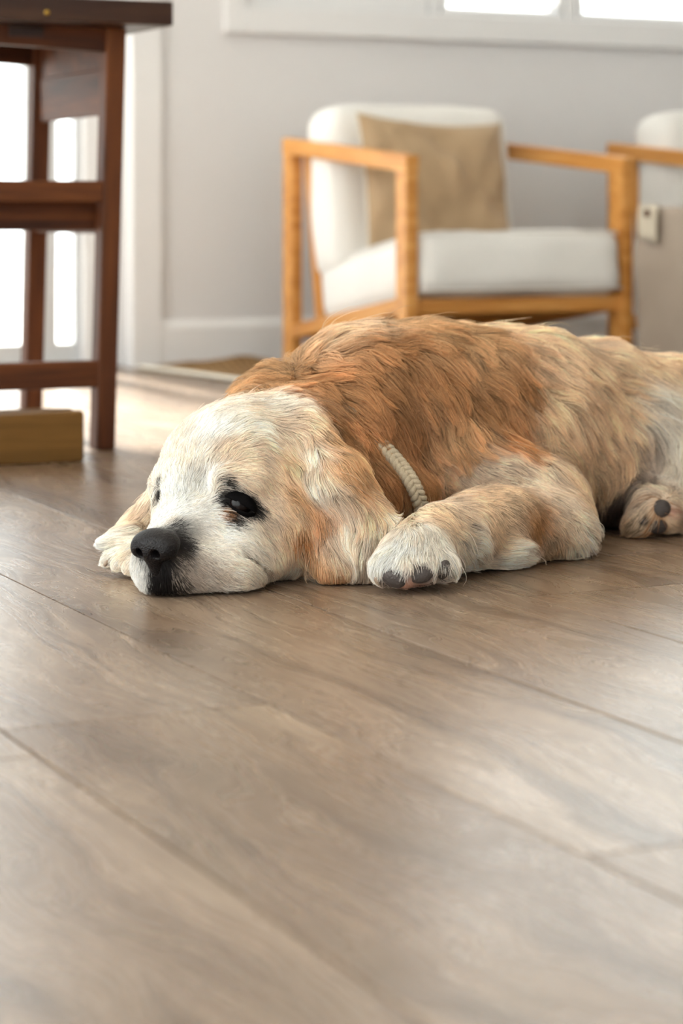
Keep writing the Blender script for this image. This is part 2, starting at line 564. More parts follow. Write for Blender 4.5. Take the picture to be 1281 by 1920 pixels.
mul = [WIN_U0, 2.945, 3.385, WIN_U1]
for i in range(3):
    a, b = mul[i] + (0.0 if i == 0 else 0.018), mul[i + 1] - (0.0 if i == 2 else 0.018)
    fr = box('sash', (a, 0.05, WIN_Z0), (b, 0.085, WIN_Z0 + 0.032), M_trim, win, 0.002)
    box('sash_bar', (a, 0.05, WIN_Z1 - 0.032), (b, 0.085, WIN_Z1), M_trim, fr, 0.002)
    box('sash_bar', (a, 0.05, WIN_Z0 + 0.032), (a + 0.03, 0.085, WIN_Z1 - 0.032), M_trim, fr, 0.002)
    box('sash_bar', (b - 0.03, 0.05, WIN_Z0 + 0.032), (b, 0.085, WIN_Z1 - 0.032), M_trim, fr, 0.002)
    box('pane', (a + 0.03, 0.064, WIN_Z0 + 0.032), (b - 0.03, 0.070, WIN_Z1 - 0.032), M_glass, fr)
    # white louvred shutter in front of the glass; the left one is shut and has a taller bottom rail
    sh = box('shutter', (a + 0.004, 0.012, WIN_Z0 + 0.002), (b - 0.004, 0.036, WIN_Z0 + (0.060 if i == 0 else 0.023)), M_trim, win, 0.002)
    for x0, x1 in ((a + 0.004, a + 0.026), (b - 0.026, b - 0.004)):
        box('shutter_stile', (x0, 0.012, WIN_Z0 + (0.060 if i == 0 else 0.023)), (x1, 0.036, WIN_Z1 - 0.02), M_trim, sh, 0.002)
    box('shutter_rail', (a + 0.026, 0.012, WIN_Z1 - 0.05), (b - 0.026, 0.036, WIN_Z1 - 0.02), M_trim, sh, 0.002)
    k = 1 if i == 0 else 0
    while 0.990 + 0.052 * k < WIN_Z1 - 0.07:
        z = 0.990 + 0.052 * k
        t_ = math.radians(85 if i == 0 else 9)
        dy, dz = 0.030 * math.cos(t_), 0.030 * math.sin(t_)
        me_ = slat_mesh(b - a - 0.052)
        o = bpy.data.objects.new('slat', me_)
        COL.objects.link(o)
        o.parent = sh
        o.location = (a + 0.026, 0.024, z)
        o.rotation_euler = (t_, 0, 0)
        k += 1
for u in mul[1:3]:
    box('mullion', (u - 0.018, 0.010, WIN_Z0), (u + 0.018, 0.09, WIN_Z1), M_trim, win, 0.003)

# side and rear glazing (outside the frame; both sized to set the fill, the rear one added for it)
def glazing(name, along_v, pos, a, b, z0, z1, n, label):
    w = empty(name, R(0, 0), ANG)
    tag(w, label, kind='structure')
    def bx(nm, s0, s1, d0, d1, za, zb, m, par):
        lo, hi = ((pos + d0, s0, za), (pos + d1, s1, zb)) if along_v else ((s0, pos + d0, za), (s1, pos + d1, zb))
        return box(nm, lo, hi, m, par)
    step = (b - a) / n
    for i in range(n):
        s0, s1 = a + i * step, a + (i + 1) * step
        f = bx('sash', s0, s1, 0.0, 0.05, z0, z0 + 0.06, M_trim, w)
        bx('sash_bar', s0, s1, 0.0, 0.05, z1 - 0.06, z1, M_trim, f)
        bx('sash_bar', s0, s0 + 0.05, 0.0, 0.05, z0 + 0.06, z1 - 0.06, M_trim, f)
        bx('sash_bar', s1 - 0.05, s1, 0.0, 0.05, z0 + 0.06, z1 - 0.06, M_trim, f)
        bx('pane', s0 + 0.05, s1 - 0.05, 0.02, 0.026, z0 + 0.06, z1 - 0.06, M_glass, f)
glazing('window_2', True, LEFT_U - 0.10, LWIN_V0, LWIN_V1, LWIN_Z0, LWIN_Z1, 4, 'wide side window out of view on the left')
glazing('fill_window', False, REAR_V - 0.10, RWIN_U0, RWIN_U1, RWIN_Z0, RWIN_Z1, 3, 'unseen window added behind the camera for fill light')

patio = room_structure('patio_ground', [((-14, -14, -0.20), (16, 20, -0.07))], M_patio, 'pale paving outside the glazed doors')
# ------------------------------------------------------------------ soft shapes
def cushion_mesh(w, d, h, r, puff, n=14, seed=1, wrinkle=0.0):
    """rounded, puffed box centred on the origin"""
    bm = bmesh.new()
    bmesh.ops.create_cube(bm, size=2.0)
    bmesh.ops.subdivide_edges(bm, edges=bm.edges[:], cuts=n, use_grid_fill=True)
    nf = noise3(seed, 0.16, 2)
    co = np.array([v.co for v in bm.verts])
    half = np.array([w, d, h]) / 2
    # denser towards the edges so the rounding is smooth
    c2 = np.sign(co) * (1 - (1 - np.abs(co)) ** 1.4)
    p = c2 * half
    inner = half - r
    q = np.clip(p, -inner, inner)
    dv = p - q
    ln = np.linalg.norm(dv, axis=1, keepdims=True)
    nrm = np.where(ln > 1e-9, dv / np.maximum(ln, 1e-9), 0)
    pos = q + nrm * r
    t = p / half
    bulge = (1 - np.clip(np.abs(t), 0, 1) ** 2.2)
    for ax in range(3):
        o1, o2 = (ax + 1) % 3, (ax + 2) % 3
        f = bulge[:, o1] * bulge[:, o2] * (np.abs(t[:, ax]) > 0.97)
        pos[:, ax] += np.sign(t[:, ax]) * f * puff * (half[ax] < 0.2 or 0.5)
    if wrinkle:
        pos += nrm * (nf(pos.astype(np.float32)) * wrinkle)[:, None]
    for v, c in zip(bm.verts, pos):
        v.co = Vector(c)
    return bm

def seam_loop(w, d, h, r, lift):
    """rounded rectangle in the xy plane just outside the cushion edge"""
    pts = []
    hw, hd = w / 2 - r, d / 2 - r
    for cx, cy, a0 in ((hw, hd, 0), (-hw, hd, 90), (-hw, -hd, 180), (hw, -hd, 270)):
        for k in range(7):
            an = math.radians(a0 + 15 * k)
            pts.append(Vector((cx + r * math.cos(an), cy + r * math.sin(an), lift)))
    return pts

# ------------------------------------------------------------------ armchair
CH_W, CH_D = 0.61, 0.69
CH_U, CH_V = 2.368, 4.60
def armchair(label):
    ch = empty('armchair', R(CH_U, CH_V, 0.010), ANG)
    tag(ch, label, 'armchair', 'pair of teak armchairs by the back wall')
    lw, ld = 0.030, 0.056
    af, ar, ah = 0.523, 0.583, 0.040            # arm top at the front / rear, arm depth
    for x in (0.0, CH_W - lw):
        box('leg', (x, 0, 0), (x + lw, ld, af - 0.012), M_teak, ch, 0.003, 2)
        box('leg', (x, CH_D - ld, 0), (x + lw, CH_D, ar - 0.012), M_teak, ch, 0.003, 2)
        xc = x + lw / 2
        beam('arm', (xc, -0.002, af - ah / 2), (xc, CH_D + 0.002, ar - ah / 2), lw + 0.003, ah, M_teak, ch)
        beam('side_rail', (xc, ld - 0.004, 0.176), (xc, CH_D - ld + 0.004, 0.092), lw - 0.004, 0.036, M_teak, ch)
    beam('front_rail', (lw - 0.002, 0.030, 0.176), (CH_W - lw + 0.002, 0.030, 0.176), 0.026, 0.036, M_teak, ch)
    beam('rear_rail', (lw - 0.002, CH_D - 0.030, 0.090), (CH_W - lw + 0.002, CH_D - 0.030, 0.090), 0.026, 0.034, M_teak, ch)
    for x in (lw + 0.014, CH_W - lw - 0.014):
        beam('back_post', (x, 0.545, 0.10), (x, 0.625, 0.545), 0.022, 0.030, M_teak, ch, up=(0, -1, 0))
    for z, y in ((0.30, 0.588), (0.41, 0.607), (0.53, 0.629)):
        beam('back_slat', (lw + 0.026, y, z), (CH_W - lw - 0.026, y, z), 0.014, 0.045, M_teak, ch)
    for k in range(4):
        y = 0.12 + 0.115 * k
        z = 0.176 - (y - 0.05) * 0.145
        beam('seat_slat', (lw, y, z + 0.006), (CH_W - lw, y, z + 0.006), 0.05, 0.014, M_teak, ch)
    tilt = math.atan2(0.082, 0.52)
    s = bm_obj('seat_cushion', cushion_mesh(0.546, 0.56, 0.150, 0.038, 0.010, seed=5, wrinkle=0.004), M_white, ch, True)
    s.matrix_local = Matrix.Translation((CH_W / 2, 0.270, 0.2365)) @ Matrix.Rotation(-tilt, 4, 'X')
    for z in (0.066, -0.066):
        tube('piping', seam_loop(0.552, 0.566, 0.15, 0.040, z), 0.0028, M_white, s, 6, True)
    b = bm_obj('back_cushion', cushion_mesh(0.505, 0.165, 0.43, 0.045, 0.016, seed=9, wrinkle=0.004), M_white, ch, True)
    b.matrix_local = Matrix.Translation((CH_W / 2 - 0.031, 0.505, 0.440)) @ Matrix.Rotation(math.radians(-7), 4, 'X')
    return ch

def copy_tree(o, parent=None):
    c = o.copy()
    COL.objects.link(c)
    if parent: c.parent = parent
    for ch in list(o.children):
        copy_tree(ch, c)
    return c

chair1 = armchair('teak armchair with off-white cushions and a tan pillow, directly behind the dog')
chair2 = copy_tree(chair1)
chair2.location = R(CH_U + 0.972, CH_V, 0.010)
chair2['label'] = 'teak armchair with off-white cushions, cut off by the right edge behind a linen bag'

# tan pillow leaning on the first chair's back cushion
def pillow():
    n = 26
    verts, faces = [], []
    W, H, T = 0.425, 0.335, 0.058
    nf = noise3(21, 0.15, 3)
    for side in (1, -1):
        for j in range(n + 1):
            for i in range(n + 1):
                x, y = i / n * 2 - 1, j / n * 2 - 1
                prof = max(0.0, (1 - abs(x) ** 2.6) * (1 - abs(y) ** 2.6)) ** 0.55
                pin = 1 - (0.11 if y > 0 else 0.03) * (1 - x * x) * (abs(y) ** 3)
                pin2 = 1 - 0.045 * (1 - y * y) * (abs(x) ** 3)
                p = np.array([[x * W / 2 * pin2, y * H / 2 * pin, 0.0]], np.float32)
                wr = float(nf(p + np.array([[0, 0, side * 0.7]], np.float32))[0]) * 0.020 * min(1, prof * 1.5) + 0.004 * math.sin(y * 9 + 2.5 * x + 1.2 * math.sin(4 * x)) * min(1, prof)
                verts.append((p[0, 0], p[0, 1], side * (T * prof + 0.002) + wr))
    N = (n + 1) ** 2
    for j in range(n):
        for i in range(n):
            a = j * (n + 1) + i
            faces.append((a, a + 1, a + n + 2, a + n + 1))
            faces.append((N + a, N + a + n + 1, N + a + n + 2, N + a + 1))
    rim = [i for i in range(n + 1)] + [j * (n + 1) + n for j in range(1, n + 1)] + [n * (n + 1) + i for i in range(n - 1, -1, -1)] + [j * (n + 1) for j in range(n - 1, 0, -1)]
    for k in range(len(rim)):
        a, b = rim[k], rim[(k + 1) % len(rim)]
        faces.append((a, N + a, N + b, b))
    o = mesh_obj('throw_pillow', verts, faces, M_tan, None, True)
    tag(o, 'wrinkled tan linen throw pillow leaning in the armchair behind the dog', 'pillow')
    loop = [Vector(verts[i]) * 1.006 for i in rim]
    for v in loop: v.z = 0
    tube('piping', loop, 0.003, M_cream, o, 6, True)
    base = Matrix.Translation(R(CH_U, CH_V, 0.010)) @ Matrix.Rotation(ANG, 4, 'Z')
    o.matrix_world = base @ Matrix.Translation((0.262, 0.350, 0.463)) @ Matrix.Rotation(math.radians(6), 4, 'Z') @ \
        Matrix.Rotation(math.radians(90 - 13), 4, 'X') @ Matrix.Rotation(math.radians(-2.5), 4, 'Z')
    return o
pillow()

# ------------------------------------------------------------------ linen bag standing between the armchairs
M_oat = fabric('oatmeal_linen', srgb(200, 188, 168), 700, 0.08, 0.06, 0.3)
def linen_bag():
    n, rows = 72, 22
    hw, hd, H = 0.220, 0.13, 0.400
    nf = noise3(33, 0.14, 3)
    verts, faces = [], []
    def ring(s, t, inner=0.0):
        an = 2 * math.pi * s
        c, sn = math.cos(an), math.sin(an)
        e = 0.22
        x = math.copysign(abs(c) ** e, c) * (hw - inner)
        y = math.copysign(abs(sn) ** e, sn) * (hd - inner)
        slump = 1 + 0.05 * math.sin(math.pi * t)
        fold = 0.006 * math.sin(an * 9 + 2.0 * t) * (0.4 + 0.6 * t)
        w = float(nf(np.array([[x, y, t * H]], np.float32))[0]) * 0.012
        k = slump + (fold + w) / max(hw, 0.1)
        return (x * k, y * k, t * H + 0.004 * math.sin(an * 2 + 1) * t)
    for j in range(rows + 1):
        for i in range(n):
            verts.append(ring(i / n, j / rows))
    for i in range(n):
        x, y, z = ring(i / n, 1.0, 0.006)
        verts.append((x, y, z))
    for i in range(n):
        x, y, z = ring(i / n, 0.55, 0.010)
        verts.append((x, y, z))
    for j in range(rows + 2):
        for i in range(n):
            l = (i + 1) % n
            faces.append((j * n + i, j * n + l, (j + 1) * n + l, (j + 1) * n + i))
    faces.append(tuple(reversed(range(n))))
    faces.append(tuple(range((rows + 2) * n, (rows + 3) * n)))
    root = empty('linen_bag', R(3.185, 4.44, 0.012), ANG)
    tag(root, 'upright grey-beige linen bag on the floor in front of the right armchair', 'bag')
    mesh_obj('bag_body', verts, faces, M_linen, root, True)
    # pale oatmeal flap folded over the near left corner
    fv, ff = [], []
    for j in range(7):
        for i in range(9):
            s, t = i / 8, j / 6
            x = -hw - 0.017 - 0.002 * math.sin(4 * s) - 0.004 * math.sin(t * 2.5)
            y = hd - 0.040 - 0.075 * s
            z = H + 0.008 - 0.075 * t - 0.015 * s * t
            fv.append((x, y, z))
    m_ = len(fv)
    fv += [(x + 0.004, y, z) for x, y, z in fv]
    for j in range(6):
        for i in range(8):
            a = j * 9 + i
            ff.append((a, a + 1, a + 10, a + 9))
            ff.append((m_ + a, m_ + a + 9, m_ + a + 10, m_ + a + 1))
    edge = list(range(9)) + [9 * j + 8 for j in range(1, 7)] + [54 + i for i in range(7, -1, -1)] + [9 * j for j in range(5, 0, -1)]
    for k in range(len(edge)):
        a, b = edge[k], edge[(k + 1) % len(edge)]
        ff.append((a, m_ + a, m_ + b, b))
    fl = mesh_obj('flap', fv, ff, M_oat, root, True)
    fl['label'] = 'pale oatmeal flap folded over the rim'
    ball('toggle', (0.006, 0.010, 0.010), M_stool, root, (-hw - 0.024, hd - 0.085, H - 0.012))
linen_bag()

# ------------------------------------------------------------------ jute rug under the chairs
def jute_rug():
    g = Mat('braided_jute')
    co = g.coords((1, 1, 1), False)
    w = g.n('TexWave', _bands_direction='X', Vector=co, Scale=16.0, Distortion=1.5, Detail=2.0, Detail_Scale=8.0)
    nz = g.n('TexNoise', Vector=co, Scale=90.0, Detail=4.0)
    c = g.mix(w.outputs['Fac'], srgb(112, 84, 54), srgb(168, 136, 96))
    c = g.mix(g.math('MULTIPLY', nz.outputs['Fac'], 0.5), c, srgb(96, 70, 44))
    bp = g.n('Bump', Strength=0.6, Distance=0.004, Height=g.math('ADD', w.outputs['Fac'], g.math('MULTIPLY', nz.outputs['Fac'], 0.6)))
    m = g.done(g.n('BsdfPrincipled', Base_Color=c, Roughness=0.95, Specular_IOR_Level=0.1, Normal=bp.outputs[0]).outputs[0])
    # corners in room axes (u, v): back-left corner close to the wall, front edge pulled askew
    A, B = Vector((2.05, 5.470)), Vector((2.145, 4.42))
    Cc, D = Vector((4.35, 4.36)), Vector((4.35, 5.50))
    nx, ny = 60, 34
    nf = noise3(4, 0.12, 2)
    verts, faces = [], []
    for layer in (1, 0):
        for j in range(ny + 1):
            for i in range(nx + 1):
                s, t = (i / nx) ** 1.6, j / ny
                p = (A * (1 - t) + B * t) * (1 - s) + (D * (1 - t) + Cc * t) * s
                h = 0.009
                if layer:
                    edge = min(s * 2.3, t * 1.0, 1 - t) 
                    nn = float(nf(np.array([[p.x, p.y, 0]], np.float32))[0])
                    h += 0.0035 * nn * (edge < 0.12)
                    # ruck in the rug near its left edge
                    du, dv = p.x - 2.30, p.y - 5.40
                    h += 0.022 * math.exp(-(du * du / 0.010 + dv * dv / 0.0016)) + 0.012 * math.exp(-((p.x - 2.16) ** 2 / 0.003 + (p.y - 5.42) ** 2 / 0.001))
                verts.append((p.x, p.y, h * layer + 0.0005))
    N = (nx + 1) * (ny + 1)
    for j in range(ny):
        for i in range(nx):
            a = j * (nx + 1) + i
            faces.append((a, a + nx + 1, a + nx + 2, a + 1))
            faces.append((N + a, N + a + 1, N + a + nx + 2, N + a + nx + 1))
    rim = list(range(nx + 1)) + [j * (nx + 1) + nx for j in range(1, ny + 1)] + [ny * (nx + 1) + i for i in range(nx - 1, -1, -1)] + [j * (nx + 1) for j in range(ny - 1, 0, -1)]
    for k in range(len(rim)):
        a, b = rim[k], rim[(k + 1) % len(rim)]
        faces.append((a, b, N + b, N + a))
    o = mesh_obj('jute_rug', verts, faces, m, None, True)
    o.rotation_euler = (0, 0, ANG)
    tag(o, 'rucked brown jute rug under the armchairs at the foot of the wall', 'rug')
    # bound edge, paler than the weave
    pts = [Vector((*(A * (1 - t) + B * t), 0.009)) for t in [k / 20 for k in range(21)]]
    eb = tube('bound_edge', [p + Vector((-0.004, 0, 0)) for p in pts], 0.005, M_cream, o, 8)
    eb['label'] = 'pale bound edge'
jute_rug()

# ------------------------------------------------------------------ dark table at the left
def console_table():
    U1, V0, D = 1.318, 3.640, 0.43          # right front corner of the frame at floor height, depth
    Wd = 1.05
    root = empty('console_table', R(U1, V0), ANG)
    tag(root, 'dark red-brown wooden table with thick slab top, at the left edge', 'table')
    Zt = 0.715
    sp = 0.020
    t = 0.034
    legs = {}
    for sx in (0, 1):
        for sy in (0, 1):
            bx_, by_ = (-t / 2 if sx == 0 else -Wd + t / 2), (t / 2 if sy == 0 else D - t / 2)
            tx, ty = bx_ + (sp if sx == 0 else sp), by_
            beam('leg', (bx_, by_, 0), (tx, ty, Zt), 0.040, t, M_stool, root, 0.003, up=(1, 0, 0))
    # slab seat
    box('slab_top', (-Wd - 0.05, -0.075, Zt), (0.077, D + 0.06, Zt + 0.041), M_slab, root, 0.003, 2)
    # front apron, notched, and the deep curved side apron
    def apron(x0, x1, y, dip, z0):
        n = 16
        v, f = [], []
        for yy in (y - 0.009, y + 0.009):
            for i in range(n + 1):
                s = i / n
                v.append((x0 + (x1 - x0) * s, yy, Zt - 0.001))
                v.append((x0 + (x1 - x0) * s, yy, z0 - dip * (abs(2 * s - 1) ** 2.5)))
        M = 2 * (n + 1)
        for i in range(n):
            a = 2 * i
            f += [(a, a + 1, a + 3, a + 2), (M + a, M + a + 2, M + a + 3, M + a + 1), (a + 1, M + a + 1, M + a + 3, a + 3), (a, a + 2, M + a + 2, M + a)]
        f += [(0, M, M + 1, 1), (M - 2, M - 1, 2 * M - 1, 2 * M - 2)]
        return v, f
    v, f = apron(-Wd + t, -t + sp, 0.016, 0.012, Zt - 0.030)
    mesh_obj('front_apron', v, f, M_stool, root)
    v, f = apron(-Wd + t, -t + sp, D - 0.016, 0.012, Zt - 0.030)
    mesh_obj('rear_apron', v, f, M_stool, root)
    for x in (-t / 2 + sp, -Wd + t / 2 + sp):
        v, f = apron(t, D - t, 0.0, 0.012, Zt - 0.068)
        mesh_obj('side_apron', [(x + yy, xx, z) for xx, yy, z in v], f, M_stool, root)
        beam('side_panel', (x - 0.004, t - 0.003, Zt - 0.1065), (x - 0.004, D - t + 0.003, Zt - 0.1065), 0.014, 0.080, M_stool, root)
    box('mortise', (-0.185, 0.0045, Zt - 0.020), (-0.125, 0.012, Zt - 0.002), M_slab, root)
    # stretchers
    def rail(nm, z, h, y, w, ex=0.0):
        k = sp * z / Zt
        beam(nm, (-Wd + t - 0.004 + k, y, z), (-t + 0.004 + k + ex, y, z), w, h, M_stool, root)
    rail('stretcher', 0.437, 0.036, 0.016, 0.026)
    rail('stretcher', 0.128, 0.046, 0.016, 0.026)
    rail('stretcher', 0.397, 0.052, 0.060, 0.022, 0.026)
    rail('stretcher', 0.437, 0.036, D - 0.016, 0.026)
    for x in (-t / 2, -Wd + t / 2):
        beam('stretcher', (x + 0.012, t, 0.385), (x + 0.012, D - t, 0.385), 0.022, 0.040, M_stool, root)
    ball('brass_tack', (0.0045, 0.002, 0.0045), M_brass, root, (-0.145, -0.0755, Zt + 0.014))
console_table()

# ------------------------------------------------------------------ timber block on the floor
def block():
    root = empty('timber_block', R(1.208, 3.48), ANG)
    tag(root, 'golden brown timber block lying on the floor in front of the dark table', 'block')
    bm = bmesh.new()
    add_box(bm, (-0.42, 0.0, 0.0), (0.0, 0.09, 0.081), 0.003, 1)
    bmesh.ops.subdivide_edges(bm, edges=bm.edges[:], cuts=5, use_grid_fill=True)
    nf = noise3(8, 0.05, 3)
    for v in bm.verts:
        if v.co.z > 0.07:
            v.co.z += 0.0022 * float(nf(np.array([v.co], np.float32))[0])
    bm_obj('block_body', bm, M_block, root)
block()
# ------------------------------------------------------------------ the dog: one continuous body grown from a distance field
HD = Vector((-0.545, -0.838, 0.0)).normalized()      # where the muzzle points
HL = Vector((-HD.y, HD.x, 0.0))                       # the dog's left (towards picture right)
VOX = 0.004
LO = np.array([-0.36, 2.24, -0.012])
HI = np.array([0.86, 3.42, 0.330])
DIM = np.ceil((HI - LO) / VOX).astype(int) + 1
field = np.full(tuple(DIM), 9.0, np.float32)
AX = [(LO[i] + np.arange(DIM[i]) * VOX).astype(np.float32) for i in range(3)]

def _window(lo, hi, pad):
    a = np.maximum(0, np.floor((np.array(lo) - pad - LO) / VOX).astype(int))
    b = np.minimum(DIM, np.ceil((np.array(hi) + pad - LO) / VOX).astype(int) + 1)
    return tuple(slice(int(i), int(j)) for i, j in zip(a, b))

def _grid(w):
    return AX[0][w[0]][:, None, None], AX[1][w[1]][None, :, None], AX[2][w[2]][None, None, :]

def _blend(w, d, k, cut=False):
    f = field[w]
    if cut:
        d = -d
        h = np.clip(0.5 - 0.5 * (d - f) / k, 0, 1)
        field[w] = f * h + d * (1 - h) + k * h * (1 - h)
    else:
        h = np.clip(0.5 + 0.5 * (d - f) / k, 0, 1)
        field[w] = d * (1 - h) + f * h - k * h * (1 - h)

def cone(p, r1, q, r2, k=0.02, cut=False):
    """tapered limb between two points; (px, py, depth) triples and pixel radii"""
    r1, r2 = r1 * p[2] / FPX, r2 * q[2] / FPX
    a, b = np.array(P(*p), np.float32), np.array(P(*q), np.float32)
    m = max(r1, r2)
    w = _window(np.minimum(a, b) - m, np.maximum(a, b) + m, 0.07)
    x, y, z = _grid(w)
    ba = b - a
    L2 = float((ba * ba).sum()) + 1e-9
    t = np.clip(((x - a[0]) * ba[0] + (y - a[1]) * ba[1] + (z - a[2]) * ba[2]) / L2, 0, 1)
    d = np.sqrt((x - a[0] - t * ba[0]) ** 2 + (y - a[1] - t * ba[1]) ** 2 + (z - a[2] - t * ba[2]) ** 2) - (r1 + (r2 - r1) * t)
    _blend(w, d, k, cut)

def egg(c, rad, ax, k=0.02, cut=False, world=False):
    """ellipsoid: centre (px, py, depth), radii in metres along the three axes"""
    c = np.array(c if world else P(*c), np.float32)
    m = max(rad)
    w = _window(c - m, c + m, 0.05)
    x, y, z = _grid(w)
    l = [((x - c[0]) * a[0] + (y - c[1]) * a[1] + (z - c[2]) * a[2]) / r for a, r in zip(ax, rad)]
    k0 = np.sqrt(l[0] ** 2 + l[1] ** 2 + l[2] ** 2)
    k1 = np.sqrt((l[0] / rad[0]) ** 2 + (l[1] / rad[1]) ** 2 + (l[2] / rad[2]) ** 2) + 1e-6
    _blend(w, (k0 * (k0 - 1) / k1).astype(np.float32), k, cut)

HAX = (HL, HD, Vector((0, 0, 1)))
# trunk
cone((800, 800, 2.78), 176, (980, 806, 2.88), 176, 0.03)
cone((980, 806, 2.88), 176, (1140, 826, 2.97), 160, 0.04)
cone((1140, 826, 2.97), 160, (1290, 846, 3.05), 156, 0.04)
cone((1290, 846, 3.05), 156, (1440, 880, 3.13), 150, 0.04)
# shoulders, neck and ruff
cone((800, 800, 2.78), 174, (690, 800, 2.72), 158, 0.04)
cone((690, 800, 2.72), 160, (565, 850, 2.63), 122, 0.04)
cone((620, 820, 2.70), 140, (520, 800, 2.68), 90, 0.04)
cone((720, 930, 2.62), 75, (640, 980, 2.56), 70, 0.04)
# hips, thigh, rump, tail
cone((1440, 880, 3.02), 130, (1310, 880, 2.93), 96, 0.04)
cone((1310, 880, 2.93), 92, (1275, 930, 2.86), 62, 0.03)
cone((1440, 890, 3.14), 140, (1520, 900, 3.18), 120, 0.04)
cone((1540, 930, 3.20), 45, (1640, 985, 3.22), 26, 0.03)
cone((1640, 985, 3.22), 26, (1720, 1000, 3.16), 15, 0.02)
# near hind foot, sole turned to the viewer
cone((1400, 975, 2.90), 34, (1290, 968, 2.85), 40, 0.02)
cone((1290, 968, 2.85), 40, (1236, 958, 2.815), 44, 0.015)
cone((1236, 958, 2.815), 40, (1200, 985, 2.80), 20, 0.012)
# near foreleg: upper arm, elbow, forearm, wrist, paw
cone((820, 850, 2.68), 84, (1002, 948, 2.69), 81, 0.03)
cone((1002, 948, 2.69), 79, (1042, 990, 2.65), 60, 0.02)
cone((1042, 990, 2.645), 61, (930, 985, 2.56), 66, 0.012)
cone((930, 985, 2.56), 68, (815, 1012, 2.475), 56, 0.015)
cone((815, 1012, 2.475), 56, (770, 1046, 2.430), 50, 0.015)
cone((770, 1040, 2.425), 48, (722, 1066, 2.395), 30, 0.012)
cone((775, 1045, 2.42), 45, (757, 1074, 2.385), 27, 0.010)
cone((785, 1045, 2.42), 45, (797, 1070, 2.388), 27, 0.010)
cone((800, 1035, 2.43), 45, (834, 1064, 2.405), 24, 0.010)
# far forepaw under the far ear
cone((330, 1030, 2.60), 40, (250, 1040, 2.53), 34, 0.015)
cone((250, 1040, 2.53), 30, (204, 1052, 2.51), 15, 0.008)
cone((250, 1044, 2.525), 30, (222, 1060, 2.495), 15, 0.007)
cone((262, 1048, 2.52), 28, (243, 1066, 2.485), 15, 0.007)
# skull
cone((470, 890, 2.56), 132, (452, 905, 2.53), 140, 0.02)
cone((500, 850, 2.59), 108, (420, 880, 2.52), 110, 0.02)
cone((455, 905, 2.50), 105, (375, 945, 2.475), 86, 0.025)
# cheeks and jaw
cone((500, 985, 2.475), 96, (430, 1020, 2.44), 82, 0.02)
cone((540, 960, 2.52), 90, (500, 1000, 2.50), 88, 0.02)
# muzzle
cone((385, 985, 2.450), 82, (308, 1056, 2.392), 60, 0.018)
cone((372, 1010, 2.440), 84, (318, 1064, 2.398), 52, 0.016)
cone((325, 1072, 2.385), 45, (445, 1060, 2.405), 54, 0.016)        # near lip
cone((445, 1060, 2.405), 54, (490, 1058, 2.43), 36, 0.014)
cone((300, 1075, 2.42), 42, (360, 1050, 2.48), 50, 0.016)          # far lip
cone((300, 1085, 2.385), 32, (330, 1085, 2.40), 34, 0.012)
cone((452, 1034, 2.372), 5, (514, 1088, 2.418), 6, 0.008, cut=True)   # corner of the mouth
# stop, brows, sockets
egg((385, 900, 2.420), (0.016, 0.030, 0.013), HAX, 0.022, cut=True)
cone((418, 898, 2.432), 26, (478, 905, 2.435), 24, 0.016)
cone((300, 905, 2.505), 18, (335, 893, 2.480), 24, 0.016)
egg((449, 946, 2.392), (0.017, 0.012, 0.010), (HL, HD, Vector((0, 0, 1))), 0.008, cut=True)
egg((298, 934, 2.452), (0.010, 0.012, 0.011), (HL, HD, Vector((0, 0, 1))), 0.006, cut=True)
# near ear
cone((575, 815, 2.53), 40, (630, 900, 2.485), 44, 0.035)
cone((598, 880, 2.495), 36, (628, 1062, 2.450), 32, 0.016)
cone((630, 890, 2.490), 38, (682, 1062, 2.457), 30, 0.014)
cone((645, 895, 2.50), 34, (722, 985, 2.482), 20, 0.014)
# far ear, spread on the floor
cone((305, 925, 2.56), 26, (262, 985, 2.56), 25, 0.012)
cone((262, 985, 2.56), 24, (222, 1010, 2.54), 15, 0.010)
cone((250, 1005, 2.53), 18, (188, 1020, 2.525), 8, 0.008)
# muscle and coat unevenness
for _s, _sc, _a in ((3, 0.10, 0.0045), (6, 0.045, 0.0018)):
    nf = noise3(_s, _sc, 1, 14)
    for i0 in range(0, DIM[0], 32):
        sl = slice(i0, min(i0 + 32, DIM[0]))
        sub = field[sl]
        near = np.abs(sub) < 0.05
        idx = np.argwhere(near)
        pts = (idx + [i0, 0, 0]) * VOX + LO
        faceM = 0.35 + 0.65 * np.clip((pts[:, 1] - 2.50) / 0.15, 0, 1)
        sub[near] += (nf(pts.astype(np.float32)) * _a * faceM).astype(np.float32)
# the floor flattens what lies on it
zz = AX[2][None, None, :]
h = np.clip(0.5 - 0.5 * ((0.0025 - zz) - field) / 0.006, 0, 1)
field = (field * h + (0.0025 - zz) * (1 - h) + 0.006 * h * (1 - h)).astype(np.float32)
field[[0, -1]] = np.maximum(field[[0, -1]], 0.01)
field[:, [0, -1]] = np.maximum(field[:, [0, -1]], 0.01)
field[:, :, [0, -1]] = np.maximum(field[:, :, [0, -1]], 0.01)

